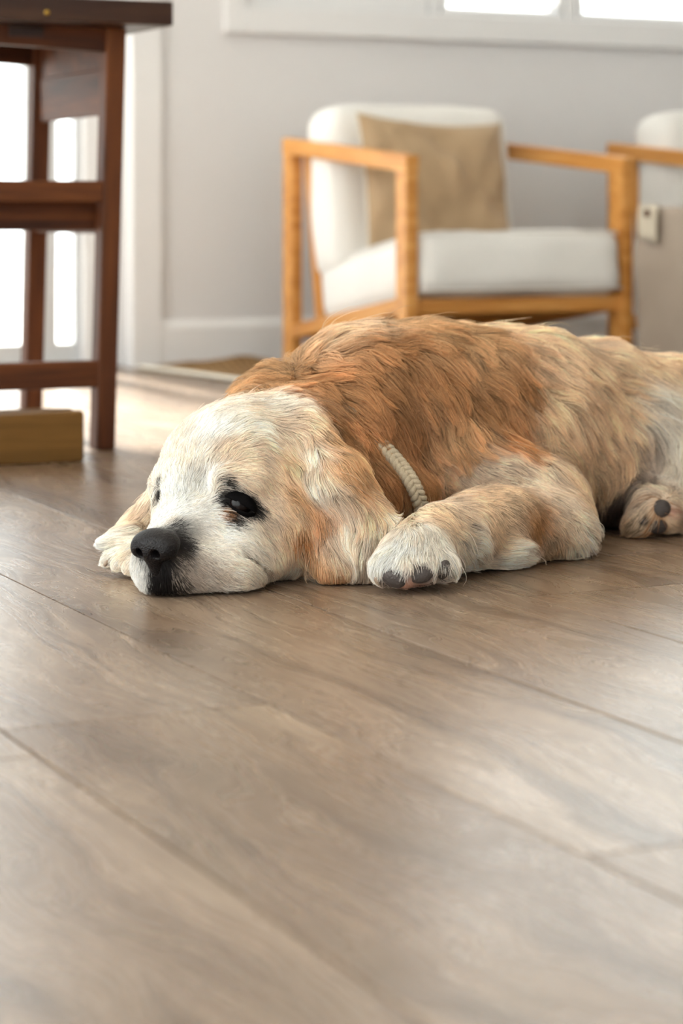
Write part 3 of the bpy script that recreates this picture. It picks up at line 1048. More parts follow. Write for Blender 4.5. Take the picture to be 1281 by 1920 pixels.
def surface_nets(f):
    ins = f < 0
    nx, ny, nz = f.shape
    cs = np.zeros((nx - 1, ny - 1, nz - 1), np.uint8)
    corners = [(i, j, k) for i in (0, 1) for j in (0, 1) for k in (0, 1)]
    for i, j, k in corners:
        cs += ins[i:nx - 1 + i, j:ny - 1 + j, k:nz - 1 + k]
    cells = np.argwhere((cs > 0) & (cs < 8))
    ids = np.full(cs.shape, -1, np.int32)
    ids[tuple(cells.T)] = np.arange(len(cells))
    acc = np.zeros((len(cells), 3))
    cnt = np.zeros(len(cells))
    for a in corners:
        for ax in range(3):
            if a[ax] == 1:
                continue
            b = list(a); b[ax] = 1
            fa = f[tuple((cells + a).T)]
            fb = f[tuple((cells + b).T)]
            m = (fa < 0) != (fb < 0)
            t = np.where(m, fa / np.where(m, fa - fb, 1), 0)
            p = np.array(a, float)[None].repeat(len(cells), 0)
            p[:, ax] = t
            acc[m] += p[m]
            cnt[m] += 1
    verts = (cells + acc / cnt[:, None]) * VOX + LO
    quads = []
    for ax in range(3):
        o1, o2 = (ax + 1) % 3, (ax + 2) % 3
        s0 = [slice(0, -1)] * 3
        s1 = [slice(0, -1)] * 3
        s1[ax] = slice(1, None)
        for s in (s0, s1):
            s[o1] = slice(1, -1)
            s[o2] = slice(1, -1)
        A, B = ins[tuple(s0)], ins[tuple(s1)]
        e = np.argwhere(A != B)
        flip = A[tuple(e.T)]
        e[:, o1] += 1
        e[:, o2] += 1
        def cid(d1, d2):
            c = e.copy()
            c[:, o1] -= d1
            c[:, o2] -= d2
            return ids[tuple(c.T)]
        q = np.stack([cid(1, 1), cid(0, 1), cid(0, 0), cid(1, 0)], 1)
        q[~flip] = q[~flip][:, ::-1]
        quads.append(q)
    return verts, np.concatenate(quads)

def sample(grid, p, vox, lo):
    """trilinear sample; grid [..., C] or scalar"""
    g = np.clip((p - lo) / vox, 0, np.array(grid.shape[:3]) - 1.001)
    i = g.astype(np.int32)
    f = (g - i).astype(np.float32)
    out = 0
    for a in (0, 1):
        for b in (0, 1):
            for c in (0, 1):
                w = (f[:, 0] if a else 1 - f[:, 0]) * (f[:, 1] if b else 1 - f[:, 1]) * (f[:, 2] if c else 1 - f[:, 2])
                v = grid[i[:, 0] + a, i[:, 1] + b, i[:, 2] + c]
                out = out + (w[:, None] * v if v.ndim > 1 else w * v)
    return out

def sdf(p):
    return sample(field, p, VOX, LO)

def grad(p):
    e = 0.004
    g = np.stack([sdf(p + np.eye(3)[a] * e) - sdf(p - np.eye(3)[a] * e) for a in range(3)], 1)
    return g / (np.linalg.norm(g, axis=1, keepdims=True) + 1e-9)

dverts, dquads = surface_nets(field)
for _ in range(2):                              # settle the vertices on the surface
    dverts = dverts - grad(dverts) * np.clip(sdf(dverts), -0.003, 0.003)[:, None]
bvh = BVHTree.FromPolygons([tuple(v) for v in dverts], [tuple(int(i) for i in q) for q in dquads])
CAMP = Vector((0, 0, EYE))

def on_dog(px, py):
    d = (P(px, py, 1.0) - CAMP).normalized()
    hit = bvh.ray_cast(CAMP, d, 10)
    return (hit[0], hit[1]) if hit[0] is not None else None

# ------------------------------------------------------------------ coat: lie of the hair, length, lift and colour over the body
WHITE, CREAM, PALE = srgb(252, 248, 242), srgb(248, 238, 225), srgb(241, 221, 199)
GOLD, DEEP, RUST = srgb(221, 180, 134), srgb(198, 149, 101), srgb(170, 119, 76)
SMOKE = srgb(122, 106, 97)  # dark grey belly hair, deepened with the shade of the recess
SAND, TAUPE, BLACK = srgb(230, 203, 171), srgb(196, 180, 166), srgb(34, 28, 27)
PINK, PEACH = srgb(214, 170, 150), srgb(244, 214, 180)
# pixel x, y, lie dx, dy, length mm, lift, colour
COAT = [
    (300, 975, 30, -20, 5, .25, WHITE), (335, 950, 40, -50, 7, .25, WHITE), (380, 905, 30, -70, 9, .25, WHITE),
    (360, 870, 10, -60, 11, .25, CREAM), (420, 850, 40, -60, 12, .28, PALE), (400, 815, 30, -50, 14, .28, WHITE),
    (460, 800, 50, -35, 16, .30, CREAM), (500, 765, 55, -20, 22, .40, CREAM), (520, 800, 70, 20, 18, .30, PALE),
    (330, 905, -20, -50, 10, .25, WHITE), (310, 880, -20, -40, 11, .25, CREAM), (290, 950, -15, 45, 12, .25, CREAM),
    (470, 870, 60, -15, 11, .25, PALE), (540, 860, 60, 45, 15, .25, PEACH), (545, 920, 35, 75, 16, .25, GOLD),
    (505, 930, 50, 55, 11, .22, PALE), (500, 975, 55, 35, 11, .22, PALE), (550, 985, 25, 75, 16, .25, PEACH),
    (545, 1060, 15, 50, 14, .25, CREAM), (470, 1010, 60, 25, 10, .22, CREAM), (420, 990, 55, 15, 8, .20, WHITE),
    (380, 1030, 60, 20, 7, .20, CREAM), (430, 1070, 50, 25, 8, .22, CREAM), (370, 1090, 35, 30, 8, .25, CREAM),
    (280, 1095, 0, 45, 8, .28, WHITE), (310, 1085, 5, 45, 8, .28, BLACK), (345, 1060, 40, 30, 6, .25, BLACK),
    (345, 1095, 25, 40, 8, .28, TAUPE), (330, 1010, 45, -5, 4, .2, BLACK), (260, 1085, -8, 45, 8, .28, WHITE),
    # near ear
    (572, 845, 25, 70, 24, .25, CREAM), (588, 895, 12, 75, 30, .25, CREAM), (632, 852, 40, 70, 28, .28, GOLD), (660, 885, 35, 75, 30, .28, GOLD), (615, 815, 45, 60, 26, .28, GOLD),
    (590, 950, 0, 80, 36, .25, DEEP), (590, 1030, -3, 80, 34, .25, GOLD), (625, 960, 10, 80, 38, .25, CREAM),
    (690, 930, 34, 75, 32, .28, PEACH), (715, 970, 38, 65, 30, .25, CREAM), (650, 1020, -2, 80, 36, .28, CREAM),
    (690, 1030, 6, 75, 34, .28, PALE), (620, 1075, -2, 60, 24, .25, GOLD),
    # far ear and far paw
    (270, 960, -20, 55, 22, .22, PALE), (235, 1005, -55, 18, 20, .22, CREAM), (195, 1018, -50, 5, 16, .2, WHITE),
    (225, 1050, -18, 35, 7, .22, CREAM), (245, 1055, -10, 35, 7, .22, CREAM),
    # ruff and neck
    (470, 740, -35, 10, 30, .45, GOLD), (500, 715, -30, -20, 38, .45, GOLD), (560, 730, 55, 35, 40, .40, DEEP),
    (560, 670, -10, -25, 46, .45, GOLD), (620, 640, 40, -10, 50, .42, PEACH), (610, 790, 60, 55, 38, .35, DEEP),
    (650, 720, 60, 50, 52, .38, DEEP), (680, 820, 55, 70, 34, .30, DEEP), (640, 830, 50, 70, 28, .28, GOLD),
    (700, 660, 60, 35, 52, .38, DEEP), (720, 900, 40, 70, 30, .28, RUST), (730, 770, 45, 70, 54, .32, RUST),
    (760, 860, 22, 80, 54, .32, DEEP), (790, 930, 5, 80, 44, .30, GOLD),
    # shoulders, ribs and back
    (760, 630, 65, 25, 48, .30, GOLD), (800, 700, 55, 60, 50, .30, DEEP), (850, 800, 22, 80, 46, .28, GOLD),
    (880, 740, 35, 80, 50, .28, DEEP), (860, 630, 75, 25, 44, .25, GOLD), (940, 620, 80, 20, 40, .22, PEACH),
    (950, 700, 50, 60, 48, .26, DEEP), (940, 800, 18, 80, 52, .28, DEEP), (1000, 750, 45, 65, 48, .25, PEACH),
    (1000, 850, 30, 75, 52, .28, SAND), (1040, 660, 78, 25, 38, .22, PEACH), (1060, 720, 70, 40, 44, .24, PEACH),
    (1070, 810, 45, 60, 48, .26, PEACH), (1060, 890, 40, 70, 54, .28, SAND), (1110, 880, 50, 65, 56, .28, SAND),
    (1120, 640, 80, 16, 34, .2, PALE), (1150, 700, 78, 16, 38, .22, PEACH), (1140, 770, 65, 30, 44, .24, PEACH),
    (1200, 670, 78, 22, 34, .2, PEACH), (1260, 690, 75, 30, 34, .2, PEACH), (1200, 740, 75, -4, 40, .24, CREAM),
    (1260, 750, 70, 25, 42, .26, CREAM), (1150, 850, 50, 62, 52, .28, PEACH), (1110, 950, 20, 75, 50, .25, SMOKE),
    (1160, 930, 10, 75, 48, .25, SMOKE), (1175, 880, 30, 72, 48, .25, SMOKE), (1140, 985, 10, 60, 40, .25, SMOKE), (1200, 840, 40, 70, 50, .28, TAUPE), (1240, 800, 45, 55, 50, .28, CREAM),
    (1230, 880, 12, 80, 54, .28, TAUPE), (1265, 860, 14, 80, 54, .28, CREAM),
    # near foreleg
    (860, 870, 55, 30, 20, .24, PALE), (930, 870, 55, 35, 18, .24, PALE), (1000, 900, 50, 45, 18, .28, PALE),
    (850, 930, 50, 15, 14, .22, SAND), (950, 930, 45, 30, 13, .32, SAND), (1000, 980, 40, 40, 13, .35, DEEP),
    (930, 980, 40, 40, 13, .32, SAND), (1060, 960, 45, 40, 18, .35, PALE), (1090, 1010, 45, 30, 32, .5, CREAM),
    (1040, 1020, 30, 40, 18, .32, SAND), (960, 1040, 45, 28, 30, .4, CREAM), (880, 1030, 55, 35, 30, .36, CREAM),
    (830, 970, 20, 40, 14, .24, SAND), (800, 1000, -10, 45, 13, .24, CREAM), (850, 1045, 50, 30, 22, .28, CREAM),
    (760, 1030, -15, 45, 13, .24, WHITE), (715, 1050, -18, 45, 11, .24, WHITE), (790, 1050, 5, 45, 11, .24, CREAM),
    (740, 1060, -6, 45, 10, .24, WHITE), (770, 1100, 10, 20, 7, .24, PINK), (830, 1090, 20, 25, 12, .24, CREAM),
    # near hind foot
    (1180, 980, -45, 40, 36, .35, SAND), (1200, 935, -40, 35, 26, .3, PALE), (1240, 922, -10, -30, 20, .3, PALE), (1265, 940, 30, 10, 16, .3, PALE),
    (1260, 990, 30, 15, 12, .2, SAND), (1210, 1000, -30, 30, 22, .3, SAND),
]
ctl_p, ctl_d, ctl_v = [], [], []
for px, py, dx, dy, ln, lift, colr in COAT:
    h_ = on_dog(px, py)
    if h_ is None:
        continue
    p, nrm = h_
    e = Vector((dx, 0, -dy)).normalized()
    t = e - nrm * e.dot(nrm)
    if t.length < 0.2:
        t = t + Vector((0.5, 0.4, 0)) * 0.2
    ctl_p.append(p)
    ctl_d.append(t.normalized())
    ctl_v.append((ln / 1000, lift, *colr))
# the far side and the rump, which the photograph does not show, continue the coat
for px, py, Y, d, ln, colr in (
        (1450, 760, 3.0, (.7, .5, -.3), .040, PALE), (1500, 900, 3.1, (.6, .3, -.6), .045, CREAM), (1640, 985, 3.22, (.8, 0, -.4), .06, CREAM),
        (1000, 760, 3.02, (.6, .5, -.6), .045, GOLD), (800, 760, 2.92, (.5, .5, -.7), .045, DEEP), (650, 780, 2.85, (.4, .5, -.7), .045, DEEP),
        (1250, 800, 3.2, (.6, .6, -.5), .045, PALE), (520, 900, 2.72, (.2, .4, -.7), .03, GOLD), (1360, 900, 2.80, (.2, 0, -.9), .05, CREAM),
        (350, 960, 2.56, (-.2, .4, -.6), .014, CREAM)):
    ctl_p.append(P(px, py, Y))
    ctl_d.append(Vector(d).normalized())
    ctl_v.append((ln, .25, *colr))
ctl_p, ctl_d, ctl_v = (np.array(a, np.float32) for a in (ctl_p, ctl_d, ctl_v))
GV = 0.010
gdim = np.ceil((HI - LO) / GV).astype(int) + 2
gi = np.stack(np.meshgrid(*[np.arange(n) for n in gdim], indexing='ij'), -1).reshape(-1, 3)
gp = (gi * GV + LO).astype(np.float32)
flow = np.zeros((len(gp), 3), np.float32)
coat = np.zeros((len(gp), 5), np.float32)
gs = sdf(gp)
act = np.where(np.abs(gs) < 0.06)[0]
for s in range(0, len(act), 8192):
    ii = act[s:s + 8192]
    d2 = ((gp[ii][:, None] - ctl_p[None]) ** 2).sum(-1)
    w = 1 / (d2 + 0.010 ** 2) ** 2.0
    w /= w.sum(1, keepdims=True)
    flow[ii] = w @ ctl_d
    coat[ii] = w @ ctl_v
flow = flow.reshape(*gdim, 3)
coat = coat.reshape(*gdim, 5)

# marks with an outline of their own: nose surround, eye rims, soles, darkened gaps ...  (pixel x, y, radius px, colour, strength, hair factor)
SPOTS = []
for px, py, rp, colr, st, hf in (
        (300, 1020, 42, BLACK, 1, .0), (330, 1040, 34, BLACK, 1, .7), (312, 1075, 30, BLACK, .95, 1), (300, 1105, 26, BLACK, .95, 1), (290, 1078, 17, BLACK, .95, 1), (290, 1102, 15, BLACK, .8, 1), (335, 1095, 38, BLACK, .85, 1), (350, 1065, 24, BLACK, .7, 1),
        (365, 1075, 42, TAUPE, .55, 1), (410, 1085, 40, TAUPE, .30, 1), (330, 990, 20, BLACK, .35, .9), (348, 1022, 22, BLACK, .6, 1),
        (448, 945, 30, BLACK, 1, .9), (450, 946, 12, BLACK, 1, .0), (422, 940, 24, BLACK, .9, .9), (474, 955, 17, BLACK, 1, .8), (422, 905, 13, BLACK, .75, .8), (428, 965, 20, RUST, .7, 1),
        (440, 972, 22, BLACK, .55, 1), (412, 945, 14, BLACK, .7, .9),
        (303, 932, 15, BLACK, .95, .8), (303, 932, 13, BLACK, 1, .0), (300, 912, 10, BLACK, .6, .8),
        (738, 1088, 26, BLACK, .9, .0), (790, 1079, 26, BLACK, .9, .0), (830, 1070, 18, BLACK, .9, .0), (765, 1098, 16, PINK, .8, .35),
        (1238, 953, 24, RUST, .6, .2), (1232, 986, 26, RUST, .6, .2), (1206, 976, 14, BLACK, .8, .2), (1262, 960, 14, PINK, .7, .5),
        (565, 1000, 26, DEEP, .55, 1), (735, 935, 34, RUST, .6, 1), (1140, 970, 52, SMOKE, .95, 1), (1165, 915, 46, SMOKE, .7, 1), (1125, 920, 40, SMOKE, .6, 1), (1195, 870, 40, TAUPE, .5, 1)):  # shade of the gaps by ear, neck and belly put into the coat colour
    h_ = on_dog(px, py)
    if h_ is not None:
        SPOTS.append((np.array(h_[0]), rp * h_[0].y / FPX, np.array(colr), st, hf))

dog = empty('dog', (0.10, 2.70, 0.0))
tag(dog, 'old golden retriever lying on the plank floor with its chin down', 'dog')
DO = np.array(dog.location)

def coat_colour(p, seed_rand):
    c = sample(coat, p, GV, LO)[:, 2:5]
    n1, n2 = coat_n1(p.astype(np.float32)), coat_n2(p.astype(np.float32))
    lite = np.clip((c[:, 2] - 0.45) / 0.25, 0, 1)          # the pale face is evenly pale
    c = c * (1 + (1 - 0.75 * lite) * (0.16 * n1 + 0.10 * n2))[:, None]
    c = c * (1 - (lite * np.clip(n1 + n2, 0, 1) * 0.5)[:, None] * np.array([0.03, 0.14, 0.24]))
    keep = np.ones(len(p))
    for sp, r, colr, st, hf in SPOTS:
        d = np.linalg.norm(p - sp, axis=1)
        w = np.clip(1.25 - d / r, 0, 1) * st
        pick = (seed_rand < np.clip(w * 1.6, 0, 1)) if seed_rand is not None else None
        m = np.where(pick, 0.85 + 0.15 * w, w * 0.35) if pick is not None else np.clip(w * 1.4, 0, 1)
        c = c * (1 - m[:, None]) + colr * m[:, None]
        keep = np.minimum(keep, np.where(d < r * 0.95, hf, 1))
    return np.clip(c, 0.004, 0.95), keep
coat_n1, coat_n2 = noise3(41, 0.06, 2), noise3(42, 0.018, 2)

# body mesh with its coat colour as an attribute (the skin and undercoat below the hair)
me = bpy.data.meshes.new('body')
me.from_pydata([tuple(v - DO) for v in dverts], [], [tuple(int(i) for i in q) for q in dquads])
me.polygons.foreach_set('use_smooth', [True] * len(me.polygons))
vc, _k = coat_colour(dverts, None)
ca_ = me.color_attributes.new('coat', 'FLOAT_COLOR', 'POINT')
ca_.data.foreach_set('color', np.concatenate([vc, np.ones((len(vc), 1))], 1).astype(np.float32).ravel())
g = Mat('undercoat')
at = g.n('Attribute', _attribute_name='coat')
hs = g.n('HueSaturation', Color=at.outputs['Color'], Value=0.80, Saturation=1.05)
M_skin = g.done(g.n('BsdfPrincipled', Base_Color=hs.outputs[0], Roughness=0.85, Specular_IOR_Level=0.2).outputs[0])
body = link_mesh('body', me, M_skin, dog)

def fur_mat(name):
    g = Mat(name)
    at = g.n('Attribute', _attribute_name='coat')
    hi = g.n('HairInfo')
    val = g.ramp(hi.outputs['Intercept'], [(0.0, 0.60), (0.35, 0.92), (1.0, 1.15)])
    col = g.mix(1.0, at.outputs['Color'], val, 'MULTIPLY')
    d = g.n('BsdfPrincipled', Base_Color=col, Roughness=0.5, Specular_IOR_Level=0.35)
    t = g.n('BsdfTranslucent', Color=col)
    mx = g.n('MixShader', i0=0.42, i1=d.outputs[0], i2=t.outputs[0])
    return g.done(mx.outputs[0])
M_fur = fur_mat('fur')

# ------------------------------------------------------------------ hair strands
def scatter(n, weight):
    tri = np.concatenate([dquads[:, [0, 1, 2]], dquads[:, [0, 2, 3]]])
    a, b, c = (dverts[tri[:, i]] for i in range(3))
    ar = np.linalg.norm(np.cross(b - a, c - a), axis=1)
    ar = ar * weight((a + b + c) / 3)
    pick = nrng.choice(len(tri), n, p=ar / ar.sum())
    r1, r2 = np.sqrt(nrng.random(n))[:, None], nrng.random(n)[:, None]
    return a[pick] * (1 - r1) + b[pick] * (r1 * (1 - r2)) + c[pick] * (r1 * r2)

K = 8
wave_n = noise3(51, 0.07, 2)
wave_n2 = noise3(52, 0.022, 1)

def rot_about(t, n, ang):
    c, s = np.cos(ang)[:, None], np.sin(ang)[:, None]
    return t * c + np.cross(n, t) * s

def grow(p0, L, lift, jit):
    pts = np.zeros((len(p0), K, 3), np.float32)
    p = p0.copy()
    pts[:, 0] = p
    for k in range(1, K):
        s = k / (K - 1)
        t = sample(flow, p, GV, LO)
        n = grad(p)
        t = t - n * (t * n).sum(1, keepdims=True)
        t /= np.linalg.norm(t, axis=1, keepdims=True) + 1e-6
        t = rot_about(t, n, jit * (1 - 0.9 * s) + np.where(p[:, 0] > 0.2, 0.28, 0.5) * wave_n(p.astype(np.float32)) * np.clip(L / 0.03, 0.3, 1) + 0.25 * wave_n2(p.astype(np.float32)))
        t[:, 2] -= 0.10 * s
        p = p + t * (L / (K - 1))[:, None]
        d = sdf(p)
        want = L * lift * s * (1.25 - 0.55 * s)
        mv = np.where(d < want, want - d, (want - d) * 0.35)
        p = p + grad(p) * mv[:, None]
        p[:, 2] = np.maximum(p[:, 2], 0.0015)
        pts[:, k] = p
    return pts

def weight_area(p):
    w = np.ones(len(p))
    head = np.exp(-(((p - np.array([-0.12, 2.43, 0.08])) / 0.20) ** 2).sum(1))
    w += 2.6 * head
    leg = np.exp(-(((p - np.array([0.16, 2.52, 0.06])) / 0.16) ** 2).sum(1))
    w += 1.0 * leg
    w *= np.where(p[:, 2] < 0.006, 0.05, 1.0)
    w *= np.where(p[:, 0] > 0.62, 0.45, 1.0)
    return w

NG, NS = 9000, 300000
gP = scatter(NG, weight_area)
gc = sample(coat, gP, GV, LO)
gl = gc[:, 0] * nrng.uniform(0.85, 1.2, NG)
gPts = grow(gP, gl, gc[:, 1] * nrng.uniform(0.6, 1.4, NG), nrng.normal(0, 0.16, NG))
gtone = nrng.normal(0, 0.15, NG) * np.clip(1.1 - (gP[:, 0] - 0.12) * 2.5, 0.5, 1)
# locks of locks: neighbouring guides lean together towards their tips
NB = 1500
bP = gP[:NB]
kb = KDTree(NB)
for i, p in enumerate(bP):
    kb.insert(p, i)
kb.balance()
gb = np.array([kb.find(p)[1] for p in gP])
s1 = (np.arange(K) / (K - 1))[None, :, None]
cb = np.clip((gc[:, 0] - 0.020) / 0.030, 0, 1)[:, None, None] * 0.62 * s1 ** 1.1
gPts = gPts * (1 - cb) + (gPts[gb] + (gP - bP[gb])[:, None, :] * (1 - 0.6 * s1)) * cb
gtone = gtone * 0.7 + gtone[gb] * 0.55
kd = KDTree(NG)
for i, p in enumerate(gP):
    kd.insert(p, i)
kd.balance()
sP = scatter(NS, weight_area)
srand = nrng.random(NS)
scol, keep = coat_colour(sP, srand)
ok = nrng.random(NS) < keep
sP, scol = sP[ok], scol[ok]
NS = len(sP)
sg = np.array([kd.find(p)[1] for p in sP])
sc_ = sample(coat, sP, GV, LO)
sl = sc_[:, 0] * np.clip(nrng.normal(0.95, 0.18, NS), 0.4, 1.4)
stray = nrng.random(NS) < 0.004                     # a few fly-away hairs stand off the coat
own = grow(sP, sl * np.where(stray, 1.25, 1), sc_[:, 1] * nrng.uniform(0.5, 1.5, NS) * np.where(stray, 1.7, 1), nrng.normal(0, 0.22, NS) * np.where(stray, 1.8, 1))
# gather strands into locks
ss = (np.arange(K) / (K - 1))[None, :, None]
clump = np.clip((sc_[:, 0] - 0.006) / 0.030, 0.08, 1.0) * np.clip(1.15 - (sP[:, 0] - 0.12) * 2.2, 0.6, 1) * nrng.uniform(0.5, 1.0, NS)
follow = gPts[sg] + (sP - gP[sg])[:, None, :] * (1 - 0.78 * ss)
clump = np.where(stray, 0.05, clump)
cl = clump[:, None, None] * ss ** 0.8
pts = own * (1 - cl) + follow * cl
flat = pts.reshape(-1, 3)
d = sdf(flat)
push = np.where(d < 0.0006, 0.0006 - d, 0)
flat = flat + grad(flat) * push[:, None]
flat[:, 2] = np.maximum(flat[:, 2], 0.0012)
tone = 1 + gtone[sg] * np.clip(sc_[:, 0] / 0.03, 0.3, 1) + nrng.normal(0, 0.15, NS)
scol = np.clip(scol * tone[:, None], 0.004, 0.97)

def hair_object(name, flat, k, colours, r_root, r_tip, mat, parent):
    n = len(flat) // k
    hc = bpy.data.hair_curves.new(name)
    hc.add_curves([k] * n)
    hc.attributes['position'].data.foreach_set('vector', (flat - DO).astype(np.float32).ravel())
    ra = hc.attributes.get('radius') or hc.attributes.new('radius', 'FLOAT', 'POINT')
    s = np.arange(k) / (k - 1)
    rr = (np.asarray(r_root)[:, None] * (1 - s) ** 0.7 + r_tip * s ** 2)
    ra.data.foreach_set('value', rr.astype(np.float32).ravel())
    ca = hc.attributes.new('coat', 'FLOAT_COLOR', 'CURVE')
    ca.data.foreach_set('color', np.concatenate([colours, np.ones((n, 1))], 1).astype(np.float32).ravel())
    hc.materials.append(mat)
    o = bpy.data.objects.new(name, hc)
    COL.objects.link(o)
    o.parent = parent
    return o

rad = np.where(sc_[:, 0] < 0.018, 0.00026, 0.00036) * nrng.uniform(0.8, 1.25, NS)
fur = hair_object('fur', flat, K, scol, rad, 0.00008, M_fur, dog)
fur['kind'] = 'stuff'
# ------------------------------------------------------------------ eyes, nose, pads, claws
def dloc(p):
    return Vector(p) - dog.location

def frame(n, up=Vector((0, 0, 1))):
    """rotation whose z axis is n and y axis leans to 'up'"""
    z = Vector(n).normalized()
    y = (up - z * up.dot(z)).normalized()
    x = y.cross(z)
    return Matrix((x, y, z)).transposed()

M_eye = simple_mat('dark_eye', srgb(18, 10, 8), 0.22, 0.0, 10, 0, 0.22)
M_lid = simple_mat('black_lid_skin', srgb(9, 7, 7), 0.8, 0.1, 300, 0.2, 0.05)
M_pad = simple_mat('paw_pad_leather', srgb(62, 52, 47), 0.55, 0.18, 400, 0.6)
M_claw = simple_mat('horn_claw', srgb(150, 128, 108), 0.4, 0.2, 200)

def nose_mat():
    g = Mat('nose_leather')
    co = g.coords((1, 1, 1), False)
    v = g.n('TexVoronoi', Vector=co, Scale=620.0)
    nz = g.n('TexNoise', Vector=co, Scale=60.0, Detail=3.0)
    c = g.mix(nz.outputs['Fac'], srgb(10, 8, 8), srgb(26, 20, 20))
    bp = g.n('Bump', Strength=0.7, Distance=0.0010, Height=v.outputs['Distance'])
    return g.done(g.n('BsdfPrincipled', Base_Color=c, Roughness=0.42, Normal=bp.outputs[0], Specular_IOR_Level=0.22).outputs[0])
M_nose = nose_mat()

def eye(px, py, Y, tilt, scale=1.0, yaw=0.0):
    c = P(px, py, Y)
    out = (HD * 0.75 + HL * yaw + Vector((0, 0, 0.18))).normalized()
    rot = frame(out) @ Matrix.Rotation(tilt, 3, 'Z')
    r = 0.0125 * scale
    e = ball('eye', (r, r, r), M_eye, dog, dloc(c), rot, 24, 16)
    def lid(name, top, reach):
        verts, faces = [], []
        n, m = 18, 8
        for j in range(m + 1):
            for i in range(n + 1):
                a = math.pi * i / n                      # corner to corner
                el = reach + (math.radians(95) - reach) * j / m
                w = math.sin(a)
                x = -math.cos(a) * 1.45
                lift_ = math.sin(el) * w
                z = math.cos(el) * w ** 0.6
                rr = r * (1.04 + 0.03 * math.sin(math.pi * j / m))
                verts.append((x * r * 1.12, (lift_ if top else -lift_) * rr, max(z, -0.1) * rr * 0.92 + 0.0006 * (1 - w) + 0.0004))
        for j in range(m):
            for i in range(n):
                a_ = j * (n + 1) + i
                q = (a_, a_ + 1, a_ + n + 2, a_ + n + 1)
                faces.append(q if top else q[::-1])
        o = mesh_obj(name, verts, faces, M_lid, e, True)
        so = o.modifiers.new('thickness', 'SOLIDIFY')
        so.thickness = 0.0012
        return o
    lid('upper_eyelid', True, math.radians(8))
    lid('lower_eyelid', False, math.radians(22))
    return e
eye(451, 947, 2.4192, math.radians(-24), 1.0, 0.25)
eye(304, 932, 2.4745, math.radians(14), 0.74, -0.35)

def nose():
    """nose leather from its own small distance field"""
    vx = 0.0011
    lo = np.array([-0.036, -0.030, -0.036])
    dims = np.array([66, 56, 60])
    g3 = np.stack(np.meshgrid(*[np.arange(n) for n in dims], indexing='ij'), -1) * vx + lo      # x = left, y = forward, z = up
    def el(c, r):
        q = (g3 - np.array(c)) / np.array(r)
        k0 = np.linalg.norm(q, axis=-1)
        k1 = np.linalg.norm(q / np.array(r), axis=-1) + 1e-6
        return k0 * (k0 - 1) / k1
    def cap(a, b, r1, r2):
        a, b = np.array(a), np.array(b)
        ba = b - a
        t = np.clip(((g3 - a) @ ba) / (ba @ ba), 0, 1)
        return np.linalg.norm(g3 - a - t[..., None] * ba, axis=-1) - (r1 + (r2 - r1) * t)
    def smin(a, b, k):
        h = np.clip(0.5 + 0.5 * (b - a) / k, 0, 1)
        return b * (1 - h) + a * h - k * h * (1 - h)
    def scut(a, b, k):
        return -smin(-a, b, k)
    f = el((0, -0.004, 0.004), (0.0255, 0.018, 0.0135))
    for s in (1, -1):
        f = smin(f, el((s * 0.0155, 0.001, -0.001), (0.0105, 0.0115, 0.0105)), 0.005)
    f = smin(f, cap((0, 0.004, -0.004), (0, 0.001, -0.024), 0.0100, 0.0055), 0.009)
    for s in (1, -1):
        f = scut(f, cap((s * 0.0090, 0.019, -0.0045), (s * 0.0110, 0.002, -0.002), 0.0056, 0.0036), 0.0018)
        f = scut(f, cap((s * 0.0120, 0.016, -0.0085), (s * 0.0235, 0.008, -0.0110), 0.0030, 0.0014), 0.0015)
    f = scut(f, cap((0, 0.019, 0.000), (0, 0.012, -0.030), 0.0011, 0.0013), 0.0014)
    global VOX, LO
    sv = VOX, LO
    VOX, LO = vx, lo
    v, q = surface_nets(f.astype(np.float32))
    VOX, LO = sv
    rot = Matrix((HL, HD, Vector((0, 0, 1)))).transposed() @ Matrix.Rotation(math.radians(-8), 3, 'X')
    o = mesh_obj('nose', v, q, M_nose, dog, True)
    o.matrix_local = Matrix.Translation(dloc(P(290, 1026, 2.357))) @ rot.to_4x4() @ Matrix.Scale(1.06, 4)
nose()

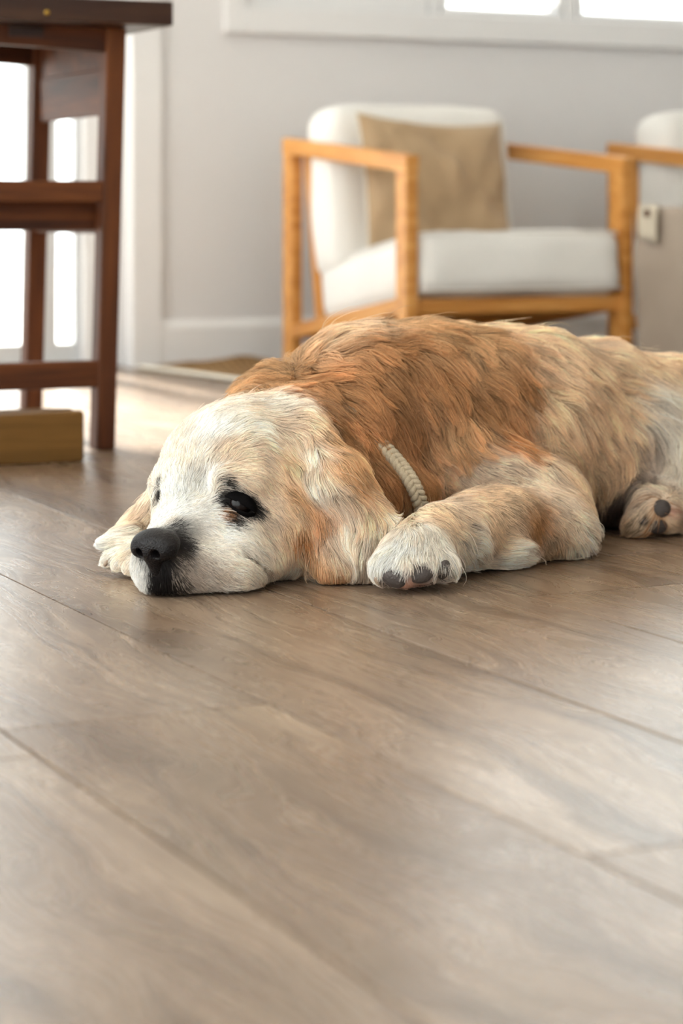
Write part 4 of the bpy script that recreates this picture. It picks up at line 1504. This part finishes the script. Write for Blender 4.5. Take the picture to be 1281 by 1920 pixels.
def pad(px, py, rx, ry, ang=0, name='paw_pad', m=None, bulge=0.5, sink=0.3):
    h_ = on_dog(px, py)
    if h_ is None:
        return
    p, n = h_
    n = (n * 0.6 + (CAMP - p).normalized() * 0.4).normalized()
    k = p.y / FPX
    rot = frame(n) @ Matrix.Rotation(math.radians(ang), 3, 'Z')
    rz = min(rx, ry) * k * bulge
    return ball(name, (rx * k, ry * k, rz), m or M_pad, dog, dloc(p - n * rz * sink), rot, 18, 12)
for a in ((738, 1087, 24, 17, -12), (789, 1078, 24, 16, 8), (1241, 953, 19, 17, 20), (1232, 987, 21, 16, -8), (1206, 976, 9, 9, 0)):
    pad(*a)
pad(832, 1068, 12, 19, -18, sink=-0.2)
for a in ((708, 1088, 5, 10, 20), (738, 1110, 6, 7, 0), (209, 1066, 5, 8, -35), (238, 1078, 5, 8, -25), (199, 1056, 4, 7, -30), (1234, 1006, 6, 5, 0)):
    pad(*a, name='claw', m=M_claw, bulge=0.9, sink=-0.5)

# ------------------------------------------------------------------ rope collar
def collar():
    path_px = [(640, 760), (690, 806), (735, 868), (760, 922), (776, 964)]
    ring = []
    for px, py in path_px:
        h_ = on_dog(px, py)
        ring.append(h_[0] + h_[1] * (-0.006 if py < 840 else 0.010 if py < 880 else 0.019))
    c = P(640, 860, 2.70)
    ring += [P(770, 1012, 2.55), P(700, 1040, 2.62), P(600, 1000, 2.74), P(545, 900, 2.82), P(540, 800, 2.84), P(580, 745, 2.78)]
    core = catmull(ring, 22, True)
    N = len(core)
    root = empty('rope_collar', c)
    tag(root, 'braided oatmeal rope collar around the dog\'s neck', 'collar')
    g = Mat('cotton_rope')
    co = g.coords((1, 1, 1), False)
    nz = g.n('TexNoise', Vector=co, Scale=900.0, Detail=3.0)
    cc = g.mix(nz.outputs['Fac'], srgb(150, 132, 108), srgb(206, 190, 164))
    bp = g.n('Bump', Strength=0.5, Distance=0.0008, Height=nz.outputs['Fac'])
    m = g.done(g.n('BsdfPrincipled', Base_Color=cc, Roughness=0.9, Specular_IOR_Level=0.15, Normal=bp.outputs[0]).outputs[0])
    # frames along the loop
    length = sum((core[(i + 1) % N] - core[i]).length for i in range(N))
    turns = round(length / 0.048)
    for s in range(4):
        pts = []
        n_out = N * 2
        for i in range(n_out):
            u = i / n_out * N
            a, b = core[int(u) % N], core[(int(u) + 1) % N]
            p = a.lerp(b, u - int(u))
            t = (b - a).normalized()
            o1 = (p - c) - t * (p - c).dot(t)
            o1.normalize()
            o2 = t.cross(o1)
            ph = 2 * math.pi * (turns * i / n_out) + s * math.pi / 2
            pts.append(p + o1 * 0.0030 * math.sin(2 * ph) + o2 * 0.0058 * math.sin(ph) - c)
        tube('strand', pts, 0.0038, m, root, 8, True)
collar()
